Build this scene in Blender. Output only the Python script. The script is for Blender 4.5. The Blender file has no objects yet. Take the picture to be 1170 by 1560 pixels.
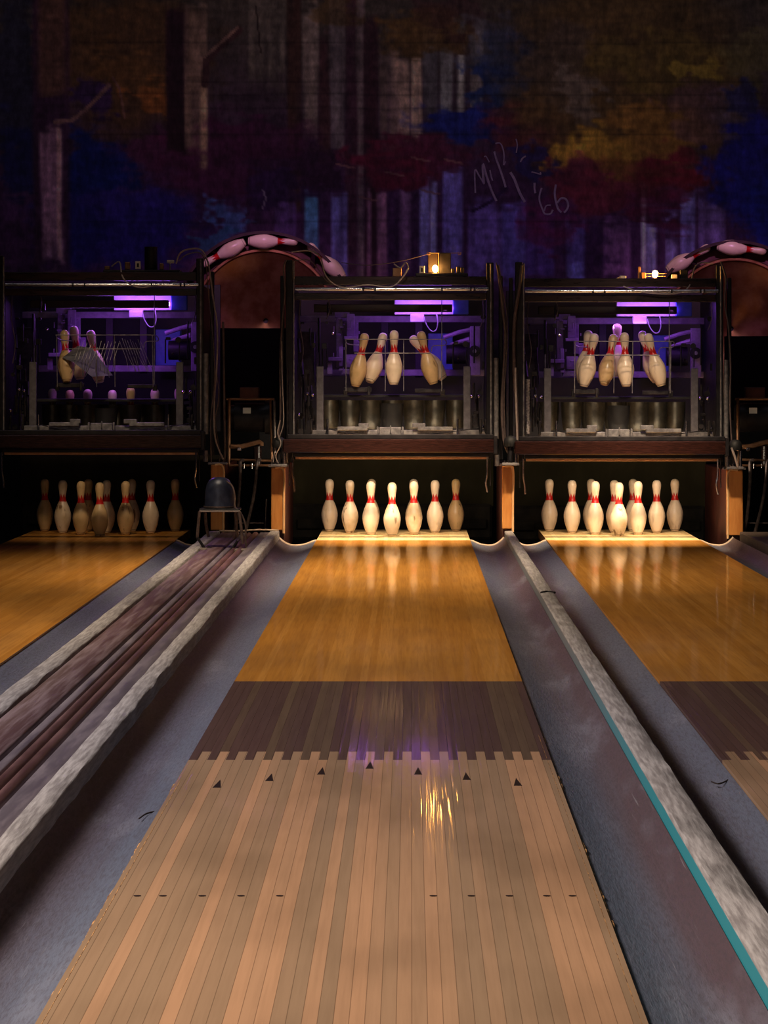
import bpy, math, random
import numpy as np
from mathutils import Vector, Matrix
PI = math.pi
rnd = random.Random(7)
scene = bpy.context.scene
COL = scene.collection
F, CH, VX, VY = 5000.0, 1.10, 626.0, 580.0      # focal length in photo pixels, camera height, vanishing point

def P(px, py, Y):
    """world point seen at photo pixel (px, py) at distance Y down the lane"""
    return ((px - VX) * Y / F, Y, CH - (py - VY) * Y / F)

def lin(c):
    return tuple(((v / 255.0) / 12.92) if v / 255.0 <= 0.04045 else ((v / 255.0 + 0.055) / 1.055) ** 2.4 for v in c)

# ------------------------------------------------------------------ mesh builder
class MB:
    def __init__(s): s.v = []; s.f = []
    def add(s, vs, fs):
        n = len(s.v); s.v += [tuple(v) for v in vs]; s.f += [tuple(i + n for i in f) for f in fs]; return s
    def box(s, x0, x1, y0, y1, z0, z1, b=0.0):
        if x0 > x1: x0, x1 = x1, x0
        if z0 > z1: z0, z1 = z1, z0
        b = min(b, (x1 - x0) * .45, (y1 - y0) * .45, (z1 - z0) * .45)
        if b <= 0:
            vs = [(x, y, z) for z in (z0, z1) for y in (y0, y1) for x in (x0, x1)]
            return s.add(vs, [(0, 2, 3, 1), (4, 5, 7, 6), (0, 1, 5, 4), (2, 6, 7, 3), (0, 4, 6, 2), (1, 3, 7, 5)])
        # chamfered box: 24 verts
        c = [(x0, x1), (y0, y1), (z0, z1)]
        vs = []; idx = {}
        for ix in (0, 1):
            for iy in (0, 1):
                for iz in (0, 1):
                    p = (c[0][ix], c[1][iy], c[2][iz]); sg = (1 if ix == 0 else -1, 1 if iy == 0 else -1, 1 if iz == 0 else -1)
                    for a in range(3):
                        q = [p[k] + (0 if k == a else sg[k] * b) for k in range(3)]
                        idx[(ix, iy, iz, a)] = len(vs); vs.append(q)
        fs = []
        R = ((0, 0), (1, 0), (1, 1), (0, 1))
        for a in range(3):
            o = [k for k in range(3) if k != a]
            for e in (0, 1):
                q = []
                for (i, j) in R:
                    t = [0, 0, 0]; t[a] = e; t[o[0]] = i; t[o[1]] = j; q.append(idx[(t[0], t[1], t[2], a)])
                fs.append(q)
            for (i, j) in R:      # edges along axis a
                q = []
                for (e, w) in ((0, o[0]), (1, o[0]), (1, o[1]), (0, o[1])):
                    t = [0, 0, 0]; t[a] = e; t[o[0]] = i; t[o[1]] = j; q.append(idx[(t[0], t[1], t[2], w)])
                fs.append(q)
        for ix in (0, 1):
            for iy in (0, 1):
                for iz in (0, 1):
                    fs.append([idx[(ix, iy, iz, a)] for a in range(3)])
        return s.add(vs, fs)
    def bp(s, x0, x1, y0, y1, Y, d, b=0.004):
        a = P(x0, y1, Y); c = P(x1, y0, Y)
        return s.box(a[0], c[0], Y, Y + d, a[2], c[2], b)
    def ring_loft(s, rings, closed=True, cap=True):
        n = len(rings[0]); vs = [p for r in rings for p in r]; fs = []
        for i in range(len(rings) - 1):
            for j in range(n if closed else n - 1):
                k = (j + 1) % n
                fs.append((i * n + j, i * n + k, (i + 1) * n + k, (i + 1) * n + j))
        if cap and closed:
            fs.append(tuple(range(n - 1, -1, -1))); fs.append(tuple((len(rings) - 1) * n + j for j in range(n)))
        return s.add(vs, fs)
    def tube(s, pts, r, n=8, smooth=0, taper=None):
        pts = [Vector(p) for p in pts]
        if smooth and len(pts) > 2:
            q = []
            for i in range(len(pts) - 1):
                p0 = pts[max(i - 1, 0)]; p1 = pts[i]; p2 = pts[i + 1]; p3 = pts[min(i + 2, len(pts) - 1)]
                for k in range(smooth):
                    t = k / smooth
                    q.append(.5 * ((2 * p1) + (p2 - p0) * t + (2 * p0 - 5 * p1 + 4 * p2 - p3) * t * t + (3 * p1 - p0 - 3 * p2 + p3) * t ** 3))
            q.append(pts[-1]); pts = q
        rings = []; up = None
        for i, p in enumerate(pts):
            t = (pts[min(i + 1, len(pts) - 1)] - pts[max(i - 1, 0)]).normalized()
            if up is None:
                up = t.orthogonal().normalized()
            else:
                up = (up - t * up.dot(t))
                up = up.normalized() if up.length > 1e-6 else t.orthogonal().normalized()
            w = t.cross(up)
            rr = r if taper is None else r * taper[min(i * len(taper) // len(pts), len(taper) - 1)]
            rings.append([p + (up * math.cos(2 * PI * j / n) + w * math.sin(2 * PI * j / n)) * rr for j in range(n)])
        return s.ring_loft(rings)
    def cyl(s, a, b, r, n=16): return s.tube([a, b], r, n)
    def lathe(s, prof, n=24, M=None, cap=True):
        M = M or Matrix()
        rings = [[M @ Vector((r * math.cos(2 * PI * j / n), r * math.sin(2 * PI * j / n), z)) for j in range(n)] for (r, z) in prof]
        return s.ring_loft(rings, cap=cap)
    def prism(s, poly, y0, y1):
        n = len(poly)
        vs = [(x, y0, z) for x, z in poly] + [(x, y1, z) for x, z in poly]
        fs = [tuple(range(n)), tuple(range(2 * n - 1, n - 1, -1))] + [(i, (i + 1) % n + 0, (i + 1) % n + n, i + n) for i in range(n)]
        return s.add(vs, fs)
    def build(s, name, mat, parent=None, smooth=False, angle=None):
        o0 = Vector(parent['_o']) if parent is not None and '_o' in parent else Vector((0, 0, 0))
        me = bpy.data.meshes.new(name)
        me.from_pydata([tuple(Vector(v) - o0) for v in s.v], [], s.f)
        import bmesh
        bm = bmesh.new(); bm.from_mesh(me); bmesh.ops.recalc_face_normals(bm, faces=bm.faces); bm.to_mesh(me); bm.free()
        if smooth:
            me.polygons.foreach_set('use_smooth', [True] * len(me.polygons))
            try: me.set_sharp_from_angle(angle=math.radians(angle or 40))
            except Exception: pass
        me.materials.append(mat)
        ob = bpy.data.objects.new(name, me); COL.objects.link(ob)
        if parent is not None:
            ob.parent = parent
            ob['_o'] = tuple(o0)
        return ob

def tag(o, label, cat, group=None, kind=None):
    if label: o['label'] = label
    if cat: o['category'] = cat
    if group: o['group'] = group
    if kind: o['kind'] = kind
    return o
def thing(name, label, cat, loc=(0, 0, 0), group=None):
    o = bpy.data.objects.new(name, None); COL.objects.link(o)
    o.location = loc; o['_o'] = tuple(loc); o.empty_display_size = .1
    return tag(o, label, cat, group)
def struct(o): o['kind'] = 'structure'; return o
def copy_tree(o, parent=None, skip=()):
    c = o.copy(); COL.objects.link(c)
    if parent is not None: c.parent = parent
    for ch in list(o.children):
        if ch.name.split('.')[0] not in skip: copy_tree(ch, c, skip)
    return c

# ------------------------------------------------------------------ materials
class N:
    def __init__(s, name):
        m = bpy.data.materials.new(name); m.use_nodes = True; s.m = m; s.t = m.node_tree; s.t.nodes.clear()
        s.out = s.n('ShaderNodeOutputMaterial')
    def n(s, typ, **kw):
        x = s.t.nodes.new(typ)
        for k, v in kw.items():
            if k.startswith('i_'): x.inputs[k[2:].replace('_', ' ')].default_value = v
            else: setattr(x, k, v)
        return x
    def l(s, a, b): s.t.links.new(a, b)
    def inp(s, x, i, v):
        if hasattr(v, 'is_linked') or hasattr(v, 'links'): s.l(v, x.inputs[i])
        else: x.inputs[i].default_value = v
    def math(s, op, a, b=0.0, c=0.0):
        x = s.n('ShaderNodeMath', operation=op); s.inp(x, 0, a); s.inp(x, 1, b); s.inp(x, 2, c); return x.outputs[0]
    def mix(s, f, a, b, blend='MIX'):
        x = s.n('ShaderNodeMix', data_type='RGBA', blend_type=blend); s.inp(x, 0, f)
        s.inp(x, 6, a if not isinstance(a, tuple) else (*a[:3], 1)); s.inp(x, 7, b if not isinstance(b, tuple) else (*b[:3], 1)); return x.outputs[2]
    def coord(s, scale=(1, 1, 1), loc=(0, 0, 0), world=False):
        c = s.n('ShaderNodeNewGeometry').outputs['Position'] if world else s.n('ShaderNodeTexCoord').outputs['Object']
        mp = s.n('ShaderNodeMapping'); mp.inputs['Scale'].default_value = scale; mp.inputs['Location'].default_value = loc; s.l(c, mp.inputs[0]); return mp.outputs[0]
    def noise(s, vec, scale=5, detail=3, rough=.5):
        x = s.n('ShaderNodeTexNoise'); s.l(vec, x.inputs['Vector']); x.inputs['Scale'].default_value = scale; x.inputs['Detail'].default_value = detail; x.inputs['Roughness'].default_value = rough; return x.outputs['Fac']
    def ramp(s, f, a, b): 
        x = s.n('ShaderNodeMapRange', interpolation_type='SMOOTHSTEP'); s.inp(x, 0, f); s.inp(x, 1, a); s.inp(x, 2, b); return x.outputs[0]
    def bsdf(s, col, rough=.5, metal=0.0, bump=None, bstr=.3, bdist=.002, spec=.5, emit=None, estr=0):
        b = s.n('ShaderNodeBsdfPrincipled'); s.inp(b, 'Base Color', col if not isinstance(col, tuple) else (*col[:3], 1)); s.inp(b, 'Roughness', rough); s.inp(b, 'Metallic', metal)
        b.inputs['Specular IOR Level'].default_value = spec
        if emit: b.inputs['Emission Color'].default_value = (*emit, 1); b.inputs['Emission Strength'].default_value = estr
        if bump is not None:
            u = s.n('ShaderNodeBump'); u.inputs['Strength'].default_value = bstr; u.inputs['Distance'].default_value = bdist; s.l(bump, u.inputs['Height']); s.l(u.outputs[0], b.inputs['Normal'])
        s.l(b.outputs[0], s.out.inputs[0]); return b

def worn(name, a, b, rough=.5, metal=0.0, scale=12, stretch=(1, 1, 1), bstr=.2, lo=.35, hi=.7, spec=.5, world=True):
    m = N(name); v = m.coord(stretch, world=world); f = m.noise(v, scale, 5, .6)
    c = m.mix(m.ramp(f, lo, hi), lin(a), lin(b))
    r = m.math('ADD', rough, m.math('MULTIPLY', m.math('SUBTRACT', f, .5), .25))
    m.bsdf(c, r, metal, f, bstr, .003, spec); return m.m
def plain(name, a, rough=.5, metal=0.0, emit=None, estr=0, spec=.5): 
    m = N(name); m.bsdf(lin(a), rough, metal, emit=emit, estr=estr, spec=spec); return m.m

M = {}
M['black_metal'] = worn('black_metal', (30, 28, 32), (46, 42, 46), .45, .4, 18)
M['dark_metal'] = worn('dark_metal', (44, 41, 44), (70, 65, 66), .42, .6, 25)
M['grey_metal'] = worn('grey_metal', (120, 116, 120), (168, 163, 163), .35, .4, 25)
M['hanger_grey'] = worn('hanger_grey', (104, 100, 106), (128, 124, 130), .45, .2, 25)
M['chrome'] = worn('chrome', (205, 200, 205), (235, 232, 235), .2, 1.0, 30)
M['maroon_beam'] = worn('maroon_beam', (32, 16, 17), (50, 26, 24), .3, 0, 8, (1, 1, 8))
M['red_wood'] = worn('red_wood', (36, 19, 17), (52, 28, 24), .18, 0, 10, (1.5, 1, 22), .05)
M['brown_bar'] = worn('brown_bar', (36, 26, 26), (50, 36, 34), .5, 0, 10)
M['brass'] = worn('brass', (205, 150, 108), (226, 176, 130), .4, .3, 20)
M['white_enamel'] = worn('white_enamel', (205, 205, 212), (225, 222, 228), .4, 0, 14)
M['blue_enamel'] = worn('blue_enamel', (70, 90, 210), (95, 110, 220), .4, 0, 14)
M['violet_paint'] = worn('violet_paint', (120, 100, 130), (150, 126, 160), .4, 0, 16)
M['back_paint'] = worn('back_paint', (26, 19, 28), (46, 32, 46), .6, 0, 9, lo=.45, hi=.8)
M['cup'] = worn('cup', (74, 71, 64), (98, 94, 84), .38, .6, 16)
M['black_rubber'] = worn('black_rubber', (24, 24, 25), (36, 35, 36), .6, 0, 25)
M['cable_dark'] = worn('cable_dark', (84, 70, 69), (112, 95, 92), .5, 0, 25)
M['cable_grey'] = worn('cable_grey', (150, 135, 130), (175, 160, 155), .5, 0, 25)
M['tan_metal'] = worn('tan_metal', (140, 100, 72), (165, 124, 92), .4, .5, 25)
M['curtain'] = worn('curtain', (40, 36, 24), (50, 46, 32), .8, 0, 5, (1, 1, .5), spec=.05)
M['cushion'] = worn('cushion', (28, 26, 24), (44, 40, 35), .8, 0, 9, spec=.05)
M['hood_blue'] = worn('hood_blue', (36, 40, 58), (50, 55, 76), .38, .2, 20, world=False)
M['stand_metal'] = worn('stand_metal', (92, 78, 76), (135, 118, 112), .45, .5, 30)
M['floor_dark'] = worn('floor_dark', (28, 24, 24), (40, 34, 33), .8, 0, 4)
M['block_wood'] = worn('block_wood', (110, 98, 88), (134, 120, 108), .7, 0, 12, (1, .2, 1))
M['ochre_ply'] = worn('ochre_ply', (190, 118, 52), (216, 150, 78), .5, 0, 9, (2, 2, .35))
M['post_edge'] = worn('post_edge', (222, 172, 118), (240, 200, 150), .5, 0, 9, (2, 2, .35))
M['red_panel'] = worn('red_panel', (64, 24, 16), (88, 36, 24), .5, 0, 9)
M['lip'] = worn('lip', (190, 165, 140), (215, 190, 165), .5, 0, 20)
M['dish'] = worn('dish', (140, 92, 62), (168, 120, 88), .34, .85, 9, (1, 1, 1), .12)
M['rim'] = worn('rim', (36, 14, 18), (54, 22, 28), .35, .2, 9)
M['pocket'] = worn('pocket', (104, 70, 74), (140, 98, 100), .45, .1, 9)
M['cap_paint'] = worn('cap_paint', (140, 132, 130), (192, 185, 182), .6, 0, 44, (2.2, .12, 2), .6, .3, .72)
M['teal'] = None
M['groove'] = worn('groove', (36, 24, 24), (50, 32, 32), .8, 0, 12)
M['maroon_board'] = worn('maroon_board', (92, 64, 63), (134, 112, 116), .55, 0, 14, (3.5, .12, 2), .3, .38, .72)
M['maroon_ridge'] = worn('maroon_ridge', (84, 54, 52), (116, 82, 80), .5, 0, 7, (4, .3, 2), .3)
M['blue_board'] = worn('blue_board', (94, 84, 92), (130, 118, 124), .5, 0, 7, (4, .3, 2), .3)
M['crack'] = plain('crack', (40, 26, 20), .9)
M['arrow'] = plain('arrow', (34, 16, 14), .5)
M['shade_black'] = plain('shade_black', (9, 8, 9), .9, spec=0)
M['label_white'] = plain('label_white', (225, 225, 220), .5)
M['signature'] = worn('signature', (168, 138, 168), (190, 160, 186), .8, 0, 30)
M['outlet'] = plain('outlet', (225, 215, 205), .5)
M['uv_tube'] = plain('uv_tube', (240, 220, 255), .4, 0, (0.42, 0.11, 1.0), 26)
M['bulb'] = plain('bulb', (255, 220, 160), .4, 0, (1.0, 0.45, 0.09), 240)
M['deck_tube'] = plain('deck_tube', (255, 240, 210), .4, 0, (1.0, 0.74, 0.42), 1)

# gutter
def gutter_mat():
    m = N('gutter_rubber')
    big = m.noise(m.coord((7, .10, 3), world=True), 2.0, 4, .6)
    fine = m.noise(m.coord((20, 2.5, 20), world=True), 6, 4, .7)
    scr = m.noise(m.coord((60, .7, 60), (3, 1, 0), True), 3, 3, .6)
    patch = m.noise(m.coord((5, .8, 5), (9, 2, 0), True), 1.0, 3, .6)
    t = m.n('ShaderNodeAttribute', attribute_name='across').outputs['Fac']
    k = m.math('ADD', t, m.math('MULTIPLY', m.math('SUBTRACT', big, .5), .7))
    c = m.mix(m.ramp(k, .20, .95), lin((104, 110, 128)), lin((92, 74, 79)))  # bluish lane side to maroon wall side: side shading put into the colour
    c = m.mix(m.math('MULTIPLY', m.ramp(patch, .5, .72), .55), c, lin((138, 138, 152)))
    c = m.mix(m.math('MULTIPLY', m.ramp(fine, .42, .68), .5), c, lin((74, 64, 69)))
    c = m.mix(m.math('MULTIPLY', m.ramp(scr, .66, .74), .35), c, lin((165, 160, 165)))
    r = m.math('ADD', .32, m.math('MULTIPLY', fine, .25))
    m.bsdf(c, r, 0, fine, .5, .006, .5); return m.m
M['gutter'] = gutter_mat()
def teal_mat():
    m = N('divider_side'); v = m.coord((2, .5, 2), world=True); f = m.noise(v, 4, 4, .6)
    y = m.n('ShaderNodeSeparateXYZ'); m.l(m.n('ShaderNodeNewGeometry').outputs['Position'], y.inputs[0])
    k = m.math('ADD', m.math('MULTIPLY', y.outputs[1], -.16), m.math('ADD', 2.15, m.math('MULTIPLY', f, .5)))
    c = m.mix(m.ramp(k, .25, 1.15), lin((120, 124, 128)), lin((48, 150, 162)))
    m.bsdf(c, .5, 0, f, .2, .003); return m.m
M['teal'] = teal_mat()

# lanes: boards by position across the lane, a fixed weak gloss over a matt wood
def lane_mat(name, cols, x0, w, grain=1.0, gap=.0, gloss=.16, rough=.13, streak=None, dirt=.0, tint=(1, .92, .85), ripple=1.0):
    m = N(name)
    tc = m.n('ShaderNodeTexCoord').outputs['Object']; sp = m.n('ShaderNodeSeparateXYZ'); m.l(tc, sp.inputs[0])
    u = m.math('DIVIDE', m.math('SUBTRACT', sp.outputs[0], x0), w)
    i = m.math('FLOOR', u); fr = m.math('SUBTRACT', u, i)
    wn = m.n('ShaderNodeTexWhiteNoise', noise_dimensions='1D'); m.l(m.math('ADD', i, .5), wn.inputs['W'])
    c = m.mix(m.ramp(wn.outputs['Value'], .25, .75), lin(cols[0]), lin(cols[1]))
    par = m.math('MODULO', i, 2.0)
    if len(cols) > 2: c = m.mix(m.math('MULTIPLY', m.math('ABSOLUTE', par), .3), c, lin(cols[2]))
    cm = m.n('ShaderNodeCombineXYZ'); m.l(m.math('ADD', m.math('MULTIPLY', sp.outputs[0], 60), m.math('MULTIPLY', wn.outputs['Value'], 40)), cm.inputs[0]); m.l(m.math('MULTIPLY', sp.outputs[1], 1.4), cm.inputs[1])
    g = m.noise(cm.outputs[0], 1.2, 4, .6)
    c = m.mix(m.math('MULTIPLY', m.ramp(g, .35, .75), .42 * grain), c, lin(streak or (70, 42, 24)))
    pat = m.noise(m.coord((2, .5, 1)), 1.5, 3, .5)
    if dirt: c = m.mix(m.math('MULTIPLY', m.ramp(pat, .4, .7), dirt), c, lin((96, 76, 58)))
    if gap:
        e = m.math('LESS_THAN', m.math('ABSOLUTE', m.math('SUBTRACT', fr, .5)), .5 - gap)
        c = m.mix(m.math('MULTIPLY', m.math('SUBTRACT', 1.0, e), .45), c, lin((58, 40, 30)))
    d = m.n('ShaderNodeBsdfDiffuse'); m.l(c, d.inputs[0])
    gl = m.n('ShaderNodeBsdfGlossy'); gl.inputs['Color'].default_value = (*tint, 1)
    sm = m.noise(m.coord((6, 1.2, 1)), 3, 4, .7)
    m.inp(gl, 'Roughness', m.math('ADD', rough - .03, m.math('MULTIPLY', sm, .06)))
    hb = m.math('MULTIPLY', m.noise(m.coord((46, .5, 1)), 1.0, 2, .5), ripple)
    bu = m.n('ShaderNodeBump'); bu.inputs['Strength'].default_value = .6; bu.inputs['Distance'].default_value = .0016
    m.l(hb, bu.inputs['Height']); m.l(bu.outputs[0], gl.inputs['Normal'])
    mx = m.n('ShaderNodeMixShader'); mx.inputs[0].default_value = gloss
    m.l(d.outputs[0], mx.inputs[1]); m.l(gl.outputs[0], mx.inputs[2]); m.l(mx.outputs[0], m.out.inputs[0]); return m.m

# bowling pin
def pin_mat(name, crack, dirt, base=(238, 214, 186)):
    m = N(name); tc = m.n('ShaderNodeTexCoord').outputs['Object']; sp = m.n('ShaderNodeSeparateXYZ'); m.l(tc, sp.inputs[0])
    oi = m.n('ShaderNodeObjectInfo').outputs['Random']
    ang = m.math('ARCTAN2', sp.outputs[1], sp.outputs[0])
    t = m.math('PINGPONG', m.math('MULTIPLY', m.math('ADD', ang, PI), 7 / PI), 1.0)
    top = m.math('ADD', .254, m.math('MULTIPLY', t, .032))
    red = m.math('MULTIPLY', m.math('GREATER_THAN', sp.outputs[2], .226), m.math('LESS_THAN', sp.outputs[2], top))
    off = m.n('ShaderNodeCombineXYZ'); m.l(m.math('MULTIPLY', oi, 37.0), off.inputs[0]); m.l(m.math('MULTIPLY', oi, 91.0), off.inputs[2])
    add = m.n('ShaderNodeVectorMath', operation='ADD'); m.l(tc, add.inputs[0]); m.l(off.outputs[0], add.inputs[1])
    mp = m.n('ShaderNodeMapping'); mp.inputs['Scale'].default_value = (1, 1, .16); m.l(add.outputs[0], mp.inputs[0])
    f = m.noise(mp.outputs[0], 22, 4, .6); f2 = m.noise(add.outputs[0], 9, 3, .5)
    c = m.mix(m.math('MULTIPLY', m.ramp(f2, .4, .7), dirt), lin(base), lin((190, 158, 108)))
    c = m.mix(m.math('MULTIPLY', m.ramp(f, .55, .75), dirt * .8), c, lin((150, 112, 70)))
    lowz = m.math('MULTIPLY', m.math('LESS_THAN', sp.outputs[2], .2), m.ramp(f, .60, .66))
    c = m.mix(m.math('MULTIPLY', lowz, crack), c, lin((112, 74, 38)))
    c = m.mix(red, c, lin((196, 30, 26)))
    ringl = m.math('MULTIPLY', m.math('LESS_THAN', m.math('ABSOLUTE', m.math('SUBTRACT', sp.outputs[2], .012)), .0022), .6)
    c = m.mix(ringl, c, lin((90, 62, 40)))
    m.bsdf(c, .3, 0, f, .08, .002, .5); return m.m
M['pin_clean'] = pin_mat('pin_clean', .12, .35)
M['pin_cracked'] = pin_mat('pin_cracked', .85, .7)
M['pin_brown'] = pin_mat('pin_brown', .7, 1.0, (214, 178, 130))

INCH = .0254
PROF = [(0, 0), (1.0, 0), (1.1, .08), (1.415, .75), (1.95, 2.25), (2.2, 3.2), (2.383, 4.5), (2.36, 5.2), (2.255, 5.875), (1.85, 7.25), (1.55, 7.95), (1.235, 8.625), (1.05, 9.1), (.93, 9.6), (.9, 10), (.91, 10.45), (.96, 10.9), (1.06, 11.75), (1.2, 12.625), (1.265, 13.3), (1.255, 13.7), (1.17, 14.2), (.95, 14.62), (.62, 14.88), (.3, 14.97), (0.02, 15)]
def pin_mesh(mat):
    mb = MB(); mb.lathe([(max(r, .02) * INCH, z * INCH) for r, z in PROF], 32)
    o = mb.build('bowling_pin', mat, None, True, 60); me = o.data; bpy.data.objects.remove(o); return me
PINM = {k: pin_mesh(M[k]) for k in ('pin_clean', 'pin_cracked', 'pin_brown')}
def pin(label, group, base, axis=(0, 0, 1), kind='pin_clean', spin=0.0, name='bowling_pin'):
    o = bpy.data.objects.new(name, PINM[kind]); COL.objects.link(o)
    q = Vector((0, 0, 1)).rotation_difference(Vector(axis).normalized())
    o.rotation_mode = 'QUATERNION'; o.rotation_quaternion = q @ Matrix.Rotation(spin, 3, 'Z').to_quaternion()
    o.location = base
    return tag(o, label, 'bowling pin', group)

# ------------------------------------------------------------------ setting: floor and mural wall
struct(MB().box(-7, 8, 2.0, 27.4, -.30, -.19, 0).build('floor', M['floor_dark']))

WY = 26.6
def vnoise(h, w, ch, cw, seed):
    r = np.random.RandomState(seed); g = r.rand(ch + 2, cw + 2)
    y = np.linspace(0, ch, h); x = np.linspace(0, cw, w); yi = y.astype(int); xi = x.astype(int)
    fy = (y - yi)[:, None]; fx = (x - xi)[None, :]; fy = fy * fy * (3 - 2 * fy); fx = fx * fx * (3 - 2 * fx)
    a = g[yi][:, xi]; b = g[yi][:, xi + 1]; c = g[yi + 1][:, xi]; d = g[yi + 1][:, xi + 1]
    return (a * (1 - fx) + b * fx) * (1 - fy) + (c * (1 - fx) + d * fx) * fy
def paint_mural():
    X0, X1, Y0, Y1, st = -190, 1360, -80, 640, 2.5
    w = int((X1 - X0) / st) + 1; h = int((Y1 - Y0) / st) + 1
    px = np.linspace(X0, X1, w)[None, :] * np.ones((h, 1)); py = np.linspace(Y0, Y1, h)[:, None] * np.ones((1, w))
    nb = vnoise(h, w, 9, 20, 1); nm = vnoise(h, w, 28, 58, 2); nf = vnoise(h, w, 90, 130, 3)
    nv = vnoise(h, w, 5, 110, 4); nv2 = vnoise(h, w, 9, 240, 5); nh = vnoise(h, w, 110, 46, 6); nx = vnoise(h, w, 30, 40, 8)
    img = np.zeros((h, w, 3))
    ng = vnoise(h, w, 150, 260, 11); ns = vnoise(h, w, 200, 90, 12)
    dx = (nm - .5) * 44 + (nf - .5) * 26 + (ng - .5) * 16; dy = (nx - .5) * 40 + (nf - .5) * 18 + (ns - .5) * 12
    def sm(a, b, x): t = np.clip((x - a) / (b - a), 0, 1); return t * t * (3 - 2 * t)
    def lay(mask, col):
        mask = np.clip(mask, 0, 1)[..., None]; img[:] = img * (1 - mask) + np.array(col, float) * mask
    def ell(cx, cy, rx, ry, soft=.28, warp=1.0):
        d = np.sqrt(((px + dx * warp - cx) / rx) ** 2 + ((py + dy * warp - cy) / ry) ** 2); return 1 - sm(1 - soft, 1 + soft, d)
    def band(x0, x1, y0, y1, sx=4, sy=14, lean=0.0):
        xx = px + (nv - .5) * 5 - lean * (py - y0)
        return sm(x0 - sx, x0 + sx, xx) * (1 - sm(x1 - sx, x1 + sx, xx)) * sm(y0 - sy, y0 + sy, py + dy) * (1 - sm(y1 - sy, y1 + sy, py + dy))
    t = sm(0, 330, py)[..., None]
    img[:] = np.array((31, 25, 24.)) * (1 - t) + np.array((28, 12, 36.)) * t
    # upper left: brown canopy, blue sky gaps
    lay(ell(190, 90, 120, 110) * .9, (44, 27, 14)); lay(ell(235, 150, 34, 24), (74, 38, 14)); lay(ell(200, 105, 50, 40) * .6, (56, 34, 14))
    lay(ell(20, 130, 50, 160) * .8, (14, 14, 28)); lay(ell(135, 150, 34, 34) * .8, (22, 10, 44))
    lay(ell(140, 255, 52, 48), (4, 10, 54)); lay(ell(185, 345, 110, 66), (16, 10, 58)); lay(ell(100, 345, 60, 60) * .6, (8, 8, 50)); lay(ell(15, 240, 30, 60) * .8, (8, 8, 40)); lay(ell(340, 335, 22, 34), (30, 40, 84)); lay(ell(325, 365, 26, 16) * .8, (16, 36, 66))
    lay(ell(330, 240, 90, 60) * .8, (34, 8, 28)); lay(ell(240, 235, 70, 30) * .6, (40, 10, 30))
    # trunks, left
    lay(band(50, 104, -60, 420, 5), (26, 12, 28)); lay(band(58, 100, -40, 140, 8) * .8, (52, 32, 24)); lay(band(60, 92, 205, 410, 4, 10, .03) * (.55 + .6 * nv2), (72, 48, 68)); lay(band(84, 91, 205, 400, 2, 10, .03), (92, 64, 72))
    lay(band(254, 286, 20, 245, 4), (20, 8, 14)); lay(band(280, 316, 15, 232, 3, 18) * (.6 + .5 * nv2), (68, 50, 46)); lay(band(306, 314, 90, 228, 2), (88, 66, 56))
    # centre trunks
    for k, (a, b, y0, y1, c) in enumerate([(380, 436, -60, 130, (48, 40, 39)), (438, 458, -60, 330, (30, 16, 14)), (460, 485, 0, 225, (66, 54, 54)), (486, 503, 60, 260, (32, 16, 20)), (503, 525, -40, 240, (58, 48, 56)), (526, 545, -60, 420, (30, 14, 24)), (545, 556, -60, 420, (54, 42, 48)), (556, 578, 30, 420, (24, 10, 16)), (580, 592, 90, 215, (50, 38, 38)), (594, 624, 80, 225, (78, 60, 58)), (627, 643, 75, 222, (104, 82, 76)), (646, 668, 40, 165, (46, 42, 50)), (671, 690, 70, 170, (66, 64, 72)), (697, 706, 70, 165, (84, 80, 84)), (716, 735, 20, 165, (60, 52, 56))]):
        lay(band(a, b, y0, y1, 3, 16) * (.6 + .55 * nv2), c)
    lay(ell(640, 50, 60, 34) * .8, (50, 32, 12)); lay(ell(520, 20, 40, 26) * .6, (44, 28, 10)); lay(ell(690, 20, 60, 30) * .6, (30, 14, 18))
    lay(ell(770, 120, 42, 76), (8, 18, 56)); lay(ell(700, 185, 64, 30), (10, 14, 64)); lay(ell(740, 60, 30, 40) * .5, (34, 34, 46))
    # lower blue and violet gaps
    for (a, b, y0, y1, c) in [(463, 484, 298, 430, (34, 62, 98)), (503, 530, 300, 430, (48, 44, 92)), (420, 450, 310, 400, (38, 22, 60)), (560, 566, 285, 420, (64, 38, 60)), (575, 590, 285, 420, (70, 42, 66)), (610, 628, 285, 420, (60, 38, 70)), (640, 655, 270, 420, (58, 54, 104)), (657, 666, 280, 420, (74, 72, 124)), (676, 704, 262, 420, (52, 44, 104)), (712, 764, 320, 430, (48, 34, 92)), (764, 800, 310, 430, (42, 34, 96)), (800, 845, 330, 430, (34, 20, 72)), (862, 890, 345, 430, (52, 48, 118)), (918, 960, 340, 430, (54, 30, 66)), (976, 984, 288, 420, (96, 88, 122)), (984, 1000, 335, 420, (72, 68, 120)), (1015, 1032, 345, 420, (58, 50, 100)), (1036, 1060, 305, 390, (56, 50, 110)), (1065, 1106, 310, 380, (52, 38, 90))]:
        lay(band(a, b, y0, y1, 3, 12) * (.65 + .5 * nv2), c)
    # red dark leafy belts
    lay(ell(450, 255, 80, 34) * (.5 + .7 * nh), (22, 8, 24)); lay(ell(400, 210, 80, 34) * .7, (32, 8, 28)); lay(ell(600, 248, 70, 34) * (.6 + .6 * nh), (46, 8, 22)); lay(ell(680, 240, 44, 24) * (.5 + .7 * nh), (40, 10, 26)); lay(ell(800, 195, 60, 46) * (.6 + .5 * nh), (44, 10, 24)); lay(ell(420, 290, 60, 20) * .7, (20, 8, 34))
    # ochre canopy, upper right
    lay(ell(950, 120, 180, 170, .3) * .95, (42, 29, 15)); lay(ell(850, 90, 50, 60) * .5, (40, 32, 34)); lay(ell(880, 150, 30, 40) * .8, (56, 46, 44))
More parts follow.
